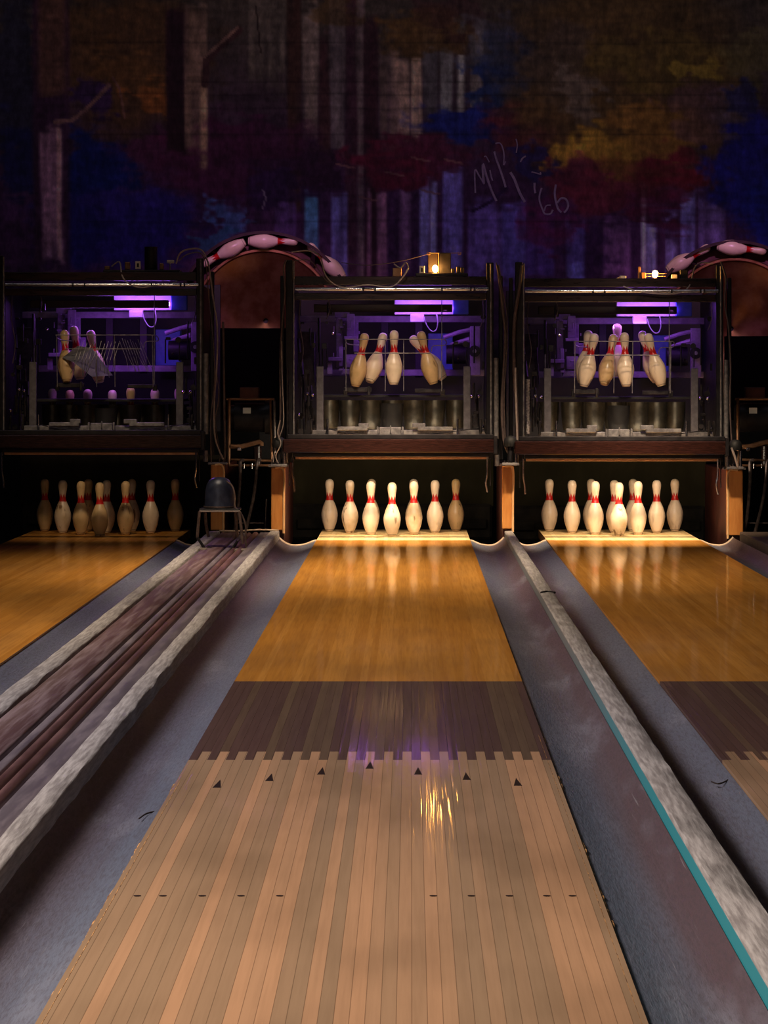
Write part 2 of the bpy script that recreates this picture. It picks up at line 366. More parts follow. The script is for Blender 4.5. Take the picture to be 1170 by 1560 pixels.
    lay(ell(1010, 90, 120, 40) * .7 * (.5 + nm), (48, 36, 14)); lay(ell(910, 225, 64, 32), (78, 54, 16)); lay(ell(870, 235, 26, 16), (92, 64, 18)); lay(ell(1000, 200, 70, 40) * .8, (70, 44, 16)); lay(ell(950, 260, 70, 24) * .8, (62, 34, 14)); lay(ell(1060, 105, 24, 14) * .9, (72, 56, 18)); lay(ell(1140, 90, 40, 50) * .6, (46, 40, 24))
    lay(ell(1020, 265, 70, 34) * (.6 + .5 * nh), (50, 8, 18)); lay(ell(870, 275, 40, 40) * .8, (44, 10, 24)); lay(ell(920, 300, 60, 26) * .8, (46, 10, 20)); lay(ell(1010, 315, 50, 20) * .6 * (.5 + nh), (40, 6, 22)); lay(ell(840, 345, 46, 34) * .7 * (.4 + nh), (44, 8, 36))
    lay(ell(1150, 260, 62, 96), (10, 8, 66)); lay(ell(1185, 330, 60, 60), (8, 10, 70)); lay(ell(1110, 170, 26, 26) * .8, (46, 34, 44)); lay(ell(1060, 170, 40, 44) * .6, (40, 24, 36)); lay(ell(815, 250, 30, 20) * .8, (14, 10, 48)); lay(ell(900, 382, 30, 30) * .5, (20, 6, 34)); lay(ell(1125, 150, 24, 30) * .7, (10, 10, 50))
    # branches
    def stroke(pts, wd, col, a=1.0):
        m = np.zeros((h, w))
        for (x0, y0), (x1, y1) in zip(pts[:-1], pts[1:]):
            L = (x1 - x0) ** 2 + (y1 - y0) ** 2; tt = np.clip(((px - x0) * (x1 - x0) + (py - y0) * (y1 - y0)) / L, 0, 1)
            d = np.hypot(px - x0 - tt * (x1 - x0), py - y0 - tt * (y1 - y0)); m = np.maximum(m, 1 - sm(wd * .5, wd, d))
        lay(m * a, col)
    stroke([(84, 186), (110, 183), (135, 163), (166, 130)], 4, (58, 38, 40)); stroke([(312, 128), (314, 92), (335, 70), (364, 46)], 8, (30, 16, 18)); stroke([(312, 86), (340, 62), (362, 42)], 3, (58, 40, 38))
    stroke([(172, 118), (182, 135), (190, 180)], 2.5, (56, 34, 30)); stroke([(390, 10), (397, 80)], 1.6, (20, 12, 12)); stroke([(401, 290), (405, 303), (400, 318)], 1.6, (54, 42, 62)); stroke([(720, 322), (750, 306), (772, 285)], 3.5, (20, 8, 34))
    for x, y in ((525, 250), (600, 262), (655, 290), (640, 240), (690, 243), (560, 300)): stroke([(x - 12, y), (x + 14, y + 6)], 2, (60, 36, 40), .8)
    img *= (.62 + .22 * nv2 + .3 * nf + .16 * nh * nb * 2 + .16 * ns + .14 * ng)[..., None]
    grey = img.mean(2, keepdims=True); img[:] = np.maximum(grey + (img - grey) * .84, 0); img[..., 2] *= .86
    yy = np.arange(h)
    for yl in (66, 125, 144, 165, 205, 338): img *= (1 - .22 * np.exp(-((py - yl - (nb - .5) * 4) / 1.6) ** 2) * (px > 120))[..., None]
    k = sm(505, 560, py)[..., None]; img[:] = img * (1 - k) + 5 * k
    return w, h, px, py, np.clip(img, 0, 255)
w_, h_, PX, PY, IMG = paint_mural()
GAIN = 7.0
li = np.where(IMG / 255 <= .04045, IMG / 255 / 12.92, ((IMG / 255 + .055) / 1.055) ** 2.4) * GAIN
me = bpy.data.meshes.new('wall_back')
vx = (PX - VX) * WY / F; vz = CH - (PY - VY) * WY / F
vs = np.stack([vx.ravel(), np.full(vx.size, WY), vz.ravel()], 1)
ii = np.arange(w_ * h_).reshape(h_, w_)
fs = np.stack([ii[:-1, :-1].ravel(), ii[1:, :-1].ravel(), ii[1:, 1:].ravel(), ii[:-1, 1:].ravel()], 1)
nfront = len(vs)
xa, xb, zt, zb = vx.min(), vx.max(), vz.max(), vz.min()
extra = np.array([(xa, WY + .2, zb), (xb, WY + .2, zb), (xb, WY + .2, zt), (xa, WY + .2, zt), (xa, WY, -.19), (xb, WY, -.19), (xa, WY + .2, -.19), (xb, WY + .2, -.19)])
c00, c01, c10, c11 = ii[0, 0], ii[0, -1], ii[-1, 0], ii[-1, -1]      # top-left, top-right, bottom-left, bottom-right
ef = [(nfront + 1, nfront + 0, nfront + 3, nfront + 2), (c10, nfront + 4, nfront + 5, c11), (nfront + 4, nfront + 6, nfront + 7, nfront + 5), (nfront + 3, c00, c01, nfront + 2), (nfront + 0, nfront + 6, nfront + 7, nfront + 1)]
me.from_pydata([tuple(v) for v in np.concatenate([vs, extra])], [], [tuple(f) for f in fs] + ef)
ca = me.color_attributes.new('mural', 'FLOAT_COLOR', 'POINT')
rgba = np.ones((len(vs) + 8, 4), np.float32) * .004; rgba[:, 3] = 1; rgba[:nfront, :3] = np.clip(li.reshape(-1, 3), 0, .9)
ca.data.foreach_set('color', rgba.ravel())
m = N('mural_paint'); at = m.n('ShaderNodeAttribute', attribute_name='mural'); f = m.noise(m.coord((1, 1, .5), world=True), 26, 4, .65)
c = m.mix(.55, at.outputs['Color'], m.mix(m.ramp(f, .25, .8), (.35, .35, .35), (1.5, 1.5, 1.5)), 'MULTIPLY')
m.bsdf(c, .75, 0, f, .25, .006, .25); me.materials.append(m.m)
wall = bpy.data.objects.new('wall_back', me); COL.objects.link(wall); struct(wall); wall['label'] = 'back wall painted with a dark forest mural of tall trunks'

# signature painted on the mural: M c R ' 6 6
sig = MB()
def sg(pts, wd):
    q = [Vector(P(690 + x / 5.85, 200 + y / 5.85, WY - .004)) for x, y in pts]
    sig.tube(q, wd * 1.5 * WY / F, 6, 4, None)
sg([(200, 550), (195, 345), (235, 400), (278, 472)], .9); sg([(275, 465), (268, 380), (268, 290), (300, 400), (345, 530), (388, 622)], 1.3); sg([(278, 228), (296, 226), (324, 276)], .7); sg([(330, 345), (340, 400), (354, 442)], .8)
sg([(368, 180), (385, 245), (412, 318), (440, 400), (470, 500)], 1.2); sg([(380, 110), (415, 105), (440, 140), (456, 215), (452, 300), (470, 268)], .8); sg([(510, 365), (548, 430), (595, 550), (640, 632)], 1.5)
sg([(727, 460), (728, 510), (734, 552)], 1.2); sg([(792, 505), (774, 560), (772, 620), (800, 700), (822, 738), (870, 736), (890, 700)], 1.0); sg([(815, 710), (832, 664), (872, 660)], .8)
sg([(918, 475), (908, 540), (914, 610), (936, 690), (966, 724)], 1.2); sg([(930, 640), (965, 598), (1008, 608), (1028, 660), (1012, 705), (990, 725)], 1.2)
sg([(562, 68), (574, 120), (565, 192)], .7); sg([(650, 222), (620, 242), (602, 275)], .9); sg([(700, 362), (750, 375), (782, 385), (778, 364)], .7)
so = sig.build('painted_signature', M['signature'], wall, True); so['label'] = 'pale brushed signature MCR with the year 66'

# ------------------------------------------------------------------ lanes
YB, YDECK, YEND, YNEAR = 5500 / 458.0, 22.62, 24.25, 4.6
def lane(label, xn0, xn1, xf0, xf1, bright=True):
    """board lane; near edges at Y=9 and far edges at Y=22.7, a slight taper like the photographed one"""
    o = thing('bowling_lane', label, 'bowling lane', (0, 0, 0), 'bowling lanes')
    k = lambda Y, n, f: n + (Y - 9) * (f - n) / 13.7
    e = lambda Y, u: k(Y, xn0, xf0) * (1 - u) + k(Y, xn1, xf1) * u
    nb = 39; x0 = (xn0 + xf0) / 2; w = ((xn1 + xf1) - (xn0 + xf0)) / 2 / nb
    def sect(name, mat, ya, yb, y2=None, raise_=0.0):
        mb = MB()
        for i in range(nb):
            u0, u1 = i / nb, (i + 1) / nb
            a = ya(i) if callable(ya) else ya; b = yb(i) if callable(yb) else yb
            vs = []
            n = max(2, int((b - a) / 1.5) + 1)
            for j in range(n):
                Y = a + (b - a) * j / (n - 1)
                vs += [(e(Y, u0), Y, raise_), (e(Y, u1), Y, raise_), (e(Y, u0), Y, -.06), (e(Y, u1), Y, -.06)]
            fs = []
            for j in range(n - 1):
                p = j * 4; q = p + 4
                fs += [(p, p + 1, q + 1, q), (p + 2, q + 2, q + 3, p + 3)]
                if i == 0: fs.append((p, q, q + 2, p + 2))
                if i == nb - 1: fs.append((p + 1, p + 3, q + 3, q + 1))
            fs += [(0, 2, 3, 1), ((n - 1) * 4, (n - 1) * 4 + 1, (n - 1) * 4 + 3, (n - 1) * 4 + 2)]
            mb.add(vs, fs)
        return mb.build(name, mat, o)
    fin = lambda i: 9.735 if i % 2 else 9.52
    M1 = lane_mat('maple_boards', ((200, 154, 118), (166, 136, 108), (180, 143, 112)), x0, w, .4, .03, .14, .05, (116, 90, 66), .35, ripple=1.35)
    M2 = lane_mat('stained_boards', ((108, 88, 72), (94, 72, 67), (90, 69, 62)), x0, w, .5, .03, .16, .06, (44, 28, 28), 0)
    M3 = lane_mat('amber_boards', ((208, 146, 70), (194, 132, 58), (202, 140, 64)), x0, w, 1.0, .0, .22, .06, (146, 94, 44), .25, (1, .95, .86), .12)
    M4 = M3 if not bright else lane_mat('lit_deck_boards', ((236, 206, 150), (226, 192, 136)), x0, w, .3, .0, .10, .2, (170, 120, 70), .0)  # paler copy carries the deck lamp's bright strip; the unlit lane keeps amber
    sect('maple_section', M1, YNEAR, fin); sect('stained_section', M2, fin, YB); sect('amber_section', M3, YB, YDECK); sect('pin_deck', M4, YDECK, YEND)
    return o, e
centre, eC = lane('centre bowling lane with arrow markers between the blue grey gutters', -.645, .407, -.652, .409)
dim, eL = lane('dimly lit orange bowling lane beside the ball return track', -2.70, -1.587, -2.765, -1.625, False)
third, eR = lane('bowling lane beyond the worn grey divider, cropped by the frame', .902, 1.955, .938, 1.998)

for i, (ax, ay) in enumerate([(330, 1195), (410, 1185), (489, 1175), (563, 1166), (637, 1175), (711, 1183), (789, 1192)]):
    Y = 5500.0 / (ay + 5 - 580); x = (ax - VX) * Y / F
    a = MB().add([(x - .011, Y, .0008), (x + .011, Y, .0008), (x, Y + .17, .0008), (x - .011, Y, -.001), (x + .011, Y, -.001), (x, Y + .17, -.001)], [(0, 1, 2), (3, 5, 4), (0, 3, 4, 1), (1, 4, 5, 2), (2, 5, 3, 0)])
    a.build('arrow_marker', M['arrow'], centre)
for dx_ in (209, 248, 308, 367, 426, 660, 718, 776, 833, 872):
    Y = 5500.0 / 785; x = (dx_ - VX) * Y / F
    MB().add([(x + .0085 * math.cos(t), Y + .0085 * math.sin(t), .0008) for t in [k * PI / 5 for k in range(10)]], [tuple(range(10))]).build('dot_marker', M['arrow'], centre)
# splintered board edges by the gutters
def splinter(name, par, side, y0, y1, e, col, mx=.006):
    mb = MB(); n = int((y1 - y0) / .035); r = random.Random(3 + len(name)); jj = 0.006
    top = []; bot = []
    for i in range(n + 1):
        Y = y0 + (y1 - y0) * i / n; jj = max(.0005, min(mx, jj + r.uniform(-.0022, .0022)))
        xe = e(Y, 1 if side > 0 else 0)
        top.append((xe - side * .012, Y, .0006)); bot.append((xe + side * jj, Y, -.004 - r.random() * .004))
    low = [(p[0], p[1], -.05) for p in bot]
    mb.ring_loft([top, bot, low], closed=False, cap=False); return mb.build(name, col, par)
M['splinter'] = worn('splinter', (120, 82, 52), (224, 164, 100), .7, 0, 30, (1, .6, 1), .4, .4, .6)
splinter('splintered_edge', centre, 1, YNEAR, 10.2, eC, M['splinter'], .007); splinter('splintered_edge', centre, -1, YNEAR, 9.0, eC, M['splinter'])

# ------------------------------------------------------------------ gutters, divider, ball return (all run down the lane)
Y1 = 22.72
def runner(prof_n, prof_f, ya=YNEAR, yb=Y1, jit=0.0, keys=(), seg=None, closed=True, seed=1):
    r = random.Random(seed); mb = MB(); rings = []; n = seg or max(2, int((yb - ya) / .6))
    for i in range(n + 1):
        Y = ya + (yb - ya) * i / n; t = (Y - 9) / 13.7
        ring = [[a[0] + (b[0] - a[0]) * t, Y, a[1] + (b[1] - a[1]) * t] for a, b in zip(prof_n, prof_f)]
        if jit:
            for k in keys: ring[k][0] += r.uniform(-jit, jit); ring[k][2] += r.uniform(-jit, jit) * .5
        rings.append(ring)
    mb.ring_loft(rings, closed=closed); return mb
def rect(x0, x1, z0, z1, c=.006): return [(x0, z0), (x1, z0), (x1, z1 - c), (x1 - c, z1), (x0 + c, z1), (x0, z1 - c)]

def gutter(label, xl_n, xw_n, xl_f, xw_f, wall_z=.012, far=Y1):
    """xl: lane side, xw: wall side"""
    def prof(xl, xw):
        s = xw - xl; pts = []
        for t, z in ((0, -.010), (.04, -.012), (.14, -.022), (.26, -.034), (.40, -.042), (.55, -.045), (.68, -.042), (.80, -.030), (.90, -.012), (.97, .004), (1.0, wall_z)): pts.append((xl + s * t, z))
        return pts + [(xw, -.10), (xl, -.10)]
    o = runner(prof(xl_n, xw_n), prof(xl_f, xw_f), YNEAR, far).build('gutter', M['gutter'], None, True, 60)
    at = o.data.attributes.new('across', 'FLOAT', 'POINT'); vals = [0, .04, .14, .26, .40, .55, .68, .80, .90, .97, 1, 1, 0]
    at.data.foreach_set('value', (vals * (len(o.data.vertices) // 13))[:len(o.data.vertices)])
    tag(o, label, 'gutter', 'lane gutters')
    pf = prof(xl_f, xw_f)[:11]
    lip = MB().tube([(x, far + .004, z + .004) for x, z in pf], .0075, 8, 3).build('end_lip', M['lip'], None, True); lip.parent = o; lip['label'] = 'pale curved lip at the far end'
    return o
gutter('blue grey gutter between the centre lane and the ball return', -.6465, -.881, -.6535, -.917)
gutter('scuffed grey gutter between the centre lane and teal side of the divider', .4085, .622, .4105, .646)
gutter('narrow grey gutter between the divider and the cropped third lane', .9005, .702, .9365, .706)
gutter('gutter between the dim orange lane and the ball return', -1.5855, -1.356, -1.6235, -1.410)
gutter('short dark stretch of gutter on the far side of the third lane', 1.9565, 2.19, 1.9995, 2.233)

dv = thing('lane_divider', 'long worn grey divider with teal painted side between two gutters', 'lane divider', (0, 0, 0))
runner(rect(.623, .701, .050, .060), rect(.647, .705, .050, .060), jit=.0022, keys=(2, 3, 4, 5), seg=90).build('cap_board', M['cap_paint'], dv, True, 50)
runner(rect(.6245, .6995, -.09, .050, .001), rect(.6485, .7035, -.09, .050, .001)).build('painted_side', M['teal'], dv)['label'] = 'teal painted side below the cap'
Yb = 5000 * 1.04 / 323
MB().tube([(.634 + .0 * t, Yb, .048) if False else (.640 + .066 * t, Yb + .05 * math.sin(t * PI), .0605 + .0015 * math.sin(t * PI)) for t in [i / 6 for i in range(7)]], .006, 6).build('joint_band', M['black_metal'], dv)

br = thing('ball_return_track', 'maroon ball return track of ridged boards between two worn grey caps', 'ball return', (0, 0, 0))
sh = -.031
def prow(name, x0, x1, z0, z1, mat, c=.006, **kw):
    f0, f1 = x0 + sh * (1 + (x0 + .9) * -.5), x1 + sh * (1 + (x1 + .9) * -.5)
    return runner(rect(x0, x1, z0, z1, c), rect(f0, f1, z0, z1, c), **kw).build(name, M[mat], br, True, 50)
prow('cap_board', -.945, -.879, -.10, .060, 'cap_paint', jit=.002, keys=(2, 3, 4, 5), seg=90)
prow('cap_board', -1.358, -1.283, -.10, .060, 'cap_paint', jit=.002, keys=(2, 3, 4, 5), seg=90)
prow('track_board', -1.012, -.946, -.10, .050, 'blue_board', .004)
prow('track_bed', -1.282, -1.013, -.10, .024, 'groove', .001)
prow('track_ridge', -1.062, -1.022, .024, .054, 'maroon_ridge', .012)
prow('track_ridge', -1.104, -1.068, .024, .050, 'maroon_ridge', .012)
prow('track_board', -1.140, -1.108, .024, .046, 'blue_board', .004)
prow('track_board', -1.278, -1.152, .024, .050, 'maroon_board', .005)
MB().bp(357, 376, 837, 848, 20.4, .14).build('stop_block', M['block_wood'], br)
MB().bp(296, 314, 836, 846, 20.4, .14).build('stop_block', M['block_wood'], br)
MB().tube([P(x, y, 22.6) for x, y in ((334, 808.5), (360, 809), (395, 807), (425, 808))], .006, 6, 3).build('worn_end_strip', M['lip'], br)
# edge of the neighbouring return track on the far right
b2 = tag(runner(rect(2.235, 2.60, -.10, .055), rect(2.275, 2.64, -.10, .055), 14, 22.70).build('ball_return_track', worn('dusty_board', (78, 66, 58), (104, 90, 80), .7, 0, 10), None, True), 'dusty grey end of the next ball return track at the frame edge', 'ball return')

def gutter_crack(g, pts):
    q = []
    for x, y in pts:
        Y = F * (CH + .0165) / (y - VY); q.append(((x - VX) * Y / F, Y, -.0165))
    MB().tube(q, .0022, 6, 4).build('crack', M['crack'], g, True)
gutter_crack(bpy.data.objects['gutter'], ((212, 1247), (222, 1240), (233, 1237), (243, 1236)))
gutter_crack(bpy.data.objects['gutter.002'], ((1084, 1191), (1094, 1194), (1104, 1191), (1112, 1186)))

# ------------------------------------------------------------------ kickback posts
def kickback(label, x0, x1, y0, y1, edge, Y=22.76):
    o = thing('kickback', label, 'kickback', P((x0 + x1) / 2, y1, Y), 'kickback walls')
    a = P(x0, y1, Y); b = P(x1, y0, Y)
    MB().box(a[0], b[0], Y, Y + .05, a[2], b[2], .006).build('post', M['ochre_ply'], o)
    ex = (b[0] - .016, b[0]) if edge > 0 else (a[0], a[0] + .016)
    MB().tube([((ex[0] + ex[1]) / 2, Y - .002, a[2] - .02), ((ex[0] + ex[1]) / 2, Y - .004, (a[2] + b[2]) / 2), ((ex[0] + ex[1]) / 2, Y - .002, b[2] - .02), ((a[0] + b[0]) / 2 - edge * .02, Y - .002, b[2] - .002)], .008, 8, 4).build('worn_edge', M['post_edge'], o, True)
    MB().box(a[0] + .006, b[0] - .006, Y + .052, Y + 1.75, -.10, b[2] - .004, .004).build('side_panel', M['red_panel'], o)
    MB().box(a[0] - .02, b[0] + .02, Y + .002, Y + .09, b[2] + .001, b[2] + .016, .003).build('top_bracket', M['grey_metal'], o)
    return o
kickback('orange wooden kickback post behind the dark blue dome', 321, 342, 708, 808, 1)
kickback('wooden kickback post with split edge beside the curved metal pipes', 413, 434, 712, 808, 1)
kickback('pale wooden kickback post at the far end of the divider', 765, 783, 710, 806, 1)
kickback('orange brown kickback post between the third lane and the frame edge', 1107, 1132, 716, 816, -1)

# ------------------------------------------------------------------ pinspotter machine (built for the centre lane, copied to the others)
CXP = 596
MY = 22.78
MO = P(CXP, 800, MY)
mc = thing('pinspotter_machine', 'black pinspotter machine over the centre lane with five pins in its rack', 'pinspotter', (MO[0], MY, 0), 'pinspotters')
def part(name, mat, mb, smooth=False, parent=None, label=None):
    o = mb.build(name, M[mat], parent or mc, smooth)
    if label: o['label'] = label
    return o
part('upright', 'black_metal', MB().bp(435, 446, 396, 700, MY, .07)); part('upright', 'black_metal', MB().bp(741, 752, 400, 700, MY, .07))
part('upright', 'black_metal', MB().bp(427, 433, 420, 700, MY + .1, .06)); part('upright', 'black_metal', MB().bp(760, 766, 420, 700, MY + .1, .06))
part('guide_rod', 'grey_metal', MB().cyl(P(447.5, 398, MY - .01), P(447.5, 668, MY - .01), .0065), True); part('guide_rod', 'grey_metal', MB().cyl(P(748, 402, MY - .012), P(748, 668, MY - .012), .0065), True)
part('side_tube', 'grey_metal', MB().cyl(P(756, 545, MY - .01), P(756, 668, MY - .01), .017), True); part('side_tube', 'dark_metal', MB().cyl(P(438, 560, MY - .02), P(438, 668, MY - .02), .010), True)
part('side_plate', 'black_metal', MB().bp(447, 449, 440, 666, MY + .08, 1.3, .001)); part('side_plate', 'black_metal', MB().bp(743, 745, 440, 666, MY + .08, 1.3, .001))
part('top_beam', 'maroon_beam', MB().bp(447, 741, 421, 434, MY + .02, .09)); part('lower_beam', 'maroon_beam', MB().bp(447, 741, 446, 457, MY + .03, .07))
ch = part('chrome_rod', 'chrome', MB().cyl(P(450, 440.5, MY), P(744, 440.5, MY), .0125, 14), True)
for x in (552, 570, 672, 716, 722): part('rod_clamp', 'black_metal', MB().cyl(P(x, 440.5, MY), P(x + 2.5, 440.5, MY), .0155, 12), True, ch)
part('ceiling_strip', 'violet_paint', MB().bp(470, 735, 449, 455, 23.25, .05))
part('cross_bar', 'brown_bar', MB().bp(478, 689, 463.5, 475.5, 23.30, .05)); part('wire_rod', 'grey_metal', MB().cyl(P(673, 450, 23.0), P(673, 600, 23.0), .0035, 6))
hs = part('lamp_housing', 'white_enamel', MB().bp(601, 712, 456, 479, 23.55, .06)); hs['label'] = 'pale lamp housing glowing violet'
part('uv_tube', 'uv_tube', MB().cyl(P(604, 469.5, 23.44), P(688, 469.5, 23.44), .014, 12), True, hs, 'violet fluorescent tube')
part('end_box', 'blue_enamel', MB().bp(690, 714, 456, 479, 23.44, .10), False, hs)
part('ballast_box', 'white_enamel', MB().bp(625, 646, 479, 490, 23.5, .06)); part('lamp_wire', 'white_enamel', MB().tube([P(x, y, 23.46) for x, y in ((646, 483), (650, 495), (657, 504), (664, 503), (667, 492), (665, 478))], .004, 6, 4), True)
part('back_bar', 'violet_paint', MB().bp(450, 740, 481, 491, 23.85, .06)); part('back_panel', 'back_paint', MB().bp(446, 746, 440, 664, 24.55, .03))
for x in (580, 632): part('back_column', 'back_paint', MB().bp(x, x + 12, 490, 575, 24.0, .05))
part('carriage_bar', 'violet_paint', MB().bp(470, 742, 563, 573, 23.9, .12))
part('back_box', 'blue_enamel', MB().bp(652, 690, 508, 563, 24.25, .15), False, None, 'blue violet cover plate at the back')
# distributor unit: an intricate cluster
r = random.Random(5); g = MB()
for x, y, w, hh, Y, d in [(510, 475, 22, 9, 23.7, .1), (512, 486, 10, 74, 23.72, .06), (528, 478, 12, 34, 23.68, .06), (524, 512, 20, 5, 23.62, .08), (516, 528, 6, 30, 23.64, .05), (500, 544, 22, 6, 23.6, .1), (526, 540, 18, 20, 23.66, .08), (538, 490, 8, 46, 23.74, .05), (498, 552, 8, 18, 23.62, .06), (520, 562, 24, 8, 23.66, .1), (546, 520, 8, 40, 23.76, .05)]:
    g.bp(x, x + w, y, y + hh, Y, d, .003)
for k in range(26):
    x = r.uniform(508, 552); y = r.uniform(478, 566); Y = 23.6 + r.random() * .1; s = r.uniform(1.2, 3.2)
    if k % 2: g.bp(x, x + s * 2.2, y, y + s, Y, .03, .002)
    else: g.cyl(P(x, y, Y), P(x, y + s * 3, Y), .004, 8)
part('distributor_unit', 'violet_paint', g, True)
g = MB().bp(447, 480, 505, 590, 23.5, .3)
for k in range(14):
    x = r.uniform(452, 480); y = r.uniform(470, 640); g.cyl(P(x, y, 23.3 + r.random() * .1), P(x + r.uniform(-3, 3), y + r.uniform(10, 40), 23.32), r.uniform(.004, .012), 8)
part('drive_linkage', 'dark_metal', g, True)
r = random.Random(21)
for (xa_, xb_, ya_, yb_, nn, mt) in ((452, 480, 560, 660, 16, 'dark_metal'), (719, 740, 575, 660, 14, 'dark_metal'), (455, 500, 460, 560, 12, 'black_metal'), (690, 738, 480, 560, 8, 'black_metal')):
    for k in range(nn):
        x = r.uniform(xa_, xb_); y = r.uniform(ya_, yb_); Y = 22.95 + r.random() * .2; q = r.random()
        if q < .45: part('linkage_rod', mt, MB().cyl(P(x, y, Y), P(x + r.uniform(-1.5, 1.5), min(yb_, y + r.uniform(15, 60)), Y), r.uniform(.003, .009), 8), True)
        elif q < .75: part('small_bracket', mt, MB().bp(x, x + r.uniform(3, 9), y, y + r.uniform(2, 12), Y, .04, .003))
        else: part('roller', mt, MB().cyl(P(x, y, Y), (P(x, y, Y)[0], Y + .04, P(x, y, Y)[2]), r.uniform(.01, .022), 14), True)
for x, y, Y in ((468, 600, 22.93), (455, 632, 22.92), (730, 604, 22.9), (719, 604, 22.9), (735, 650, 22.92), (476, 602, 22.9), (507, 508, 23.1)):
    part('bolt_head', 'chrome', MB().lathe([(.010, 0), (.012, .006), (.008, .014), (.001, .016)], 10, Matrix.Translation(P(x, y, Y)) @ Matrix.Rotation(PI / 2, 4, 'X')), True)
for pts in (((458, 452), (456, 490), (462, 530), (458, 560)), ((735, 448), (737, 480), (731, 500)), ((500, 456), (503, 470), (497, 486))):
    part('inner_wire', 'cable_dark', MB().tube([P(x, y, 22.95) for x, y in pts], .0035, 6, 4), True)
part('linkage_rod', 'grey_metal', MB().cyl(P(487, 490, 23.2), P(487, 562, 23.2), .004, 8), True)
sb = part('side_bracket', 'violet_paint', MB().bp(716, 732, 497, 572, 23.7, .06))
part('pulley', 'black_metal', MB().cyl(P(723, 535, 23.66), (P(723, 535, 23.7)[0], 23.70, P(723, 535, 23.7)[2]), .042, 20), True, sb); part('pulley_hub', 'grey_metal', MB().cyl(P(723, 535, 23.64), (P(723, 535, 23.7)[0], 23.66, P(723, 535, 23.7)[2]), .014, 12), True, sb)
part('linkage_arm', 'violet_paint', MB().tube([P(676, 514, 23.72), P(700, 506, 23.72), P(718, 502, 23.72)], .016, 8), True); part('linkage_arm', 'violet_paint', MB().tube([P(686, 524, 23.75), P(716, 517, 23.72)], .018, 8, 0, [.4, 1.2]), True)
part('drive_motor', 'black_metal', MB().cyl(P(680, 540, 23.8), P(712, 540, 23.8), .07, 20), True)
# spotting table
part('hanger_bar', 'hanger_grey', MB().bp(482, 493, 558, 656, 23.0, .03)); part('hanger_bar', 'hanger_grey', MB().bp(706, 717, 558, 656, 23.0, .03))
part('table_frame', 'dark_metal', MB().bp(524, 566, 590, 597, 22.98, .05).bp(632, 678, 592, 598, 22.98, .05).bp(523, 529, 594, 602, 22.94, .04).bp(671, 678, 593, 602, 22.94, .04).bp(560, 564, 588, 602, 22.95, .03))
tp = part('table_plate', 'black_rubber', MB().bp(486, 710, 601, 605, 23.12, .95, .002))
for row, Y in ((0, 23.06), (1, 23.30), (2, 23.55), (3, 23.80)):
    for k in range(row + 1):
        X = MO[0] + .003 + (k - row / 2) * .306
        prof = [(.056, 0), (.062, .015), (.070, .07), (.0745, .14), (.076, .2), (.078, .205), (.074, .205), (.0705, .14), (.066, .07), (.058, .015), (.053, 0), (.056, 0)] if row else [(.060, 0), (.066, .02), (.078, .12), (.082, .2), (.084, .205), (.079, .205), (.075, .12), (.063, .02), (.057, 0), (.060, 0)]
        zb = .735
        part('pin_cup', 'black_rubber' if row in (0,) else 'cup', MB().lathe(prof, 28, Matrix.Translation((X, Y + .06, zb + (.02 if row else .0))), False), True)
part('lower_rail', 'grey_metal', MB().bp(474, 740, 655, 664, 22.93, .03).bp(514, 560, 650, 656, 22.9, .05).bp(636, 690, 650, 656, 22.9, .05).bp(546, 562, 645, 652, 22.9, .04).bp(628, 648, 645, 652, 22.9, .04))
part('centre_clamp', 'grey_metal', MB().bp(578, 611, 651, 664, 22.88, .05).bp(574, 577, 650, 666, 22.86, .04).bp(612, 615, 650, 666, 22.86, .04).bp(594, 596, 648, 660, 22.86, .03))
for x in (498, 696): part('rail_pin', 'chrome', MB().cyl(P(x + 1, 638, 22.86), P(x + 1, 666, 22.86), .0075, 10), True)
part('sagging_wire', 'black_metal', MB().tube([P(x, y, 22.86) for x, y in ((503, 654), (540, 661), (596, 664), (650, 662), (700, 656), (730, 652))], .0035, 6, 4), True)
for x in (472, 730, 738): part('stop_pin', 'dark_metal', MB().bp(x, x + 4, 638, 660, 22.9, .03))
fb = part('front_beam', 'red_wood', MB().bp(431, 757, 669, 690, 22.58, .07, .008)); part('beam_top', 'black_metal', MB().bp(438, 752, 662, 669, 22.60, .10), False, fb); part('beam_end', 'black_metal', MB().bp(752, 758, 664, 692, 22.57, .09), False, fb)
ls = part('light_strip', 'brass', MB().bp(450, 744, 695.5, 699.5, 22.70, .02, .002)); part('strip_backing', 'black_metal', MB().bp(447, 746, 690, 696, 22.66, .10), False, ls)
for x in (446, 742):
    s_ = -1 if x < 600 else 1
    part('hanging_strap', 'chrome', MB().tube([P(x, 696, 22.7), P(x, 722, 22.7), P(x - s_ * 2, 735, 22.7), P(x + (3 if s_ < 0 else 1), 750, 22.7)], .006, 6, 3), True)
    part('hanging_strap', 'dark_metal', MB().tube([P(x - 5 * s_ * -1, 698, 22.72), P(x + 5 * s_, 740, 22.72)], .004, 6), True)
part('corner_sleeve', 'grey_metal', MB().cyl(P(757, 693, 22.7), P(757, 710, 22.7), .016, 14), True); part('corner_sleeve', 'grey_metal', MB().cyl(P(436, 688, 22.7), P(436, 706, 22.7), .014, 14), True)
# pit behind the pins
part('pit_curtain', 'curtain', MB().bp(440, 752, 699, 772, 24.6, .03)); part('pit_cushion', 'cushion', MB().bp(442, 750, 768, 822, 24.5, .08, .02).bp(452, 490, 790, 806, 24.47, .05, .01).bp(705, 742, 790, 806, 24.47, .05, .01))
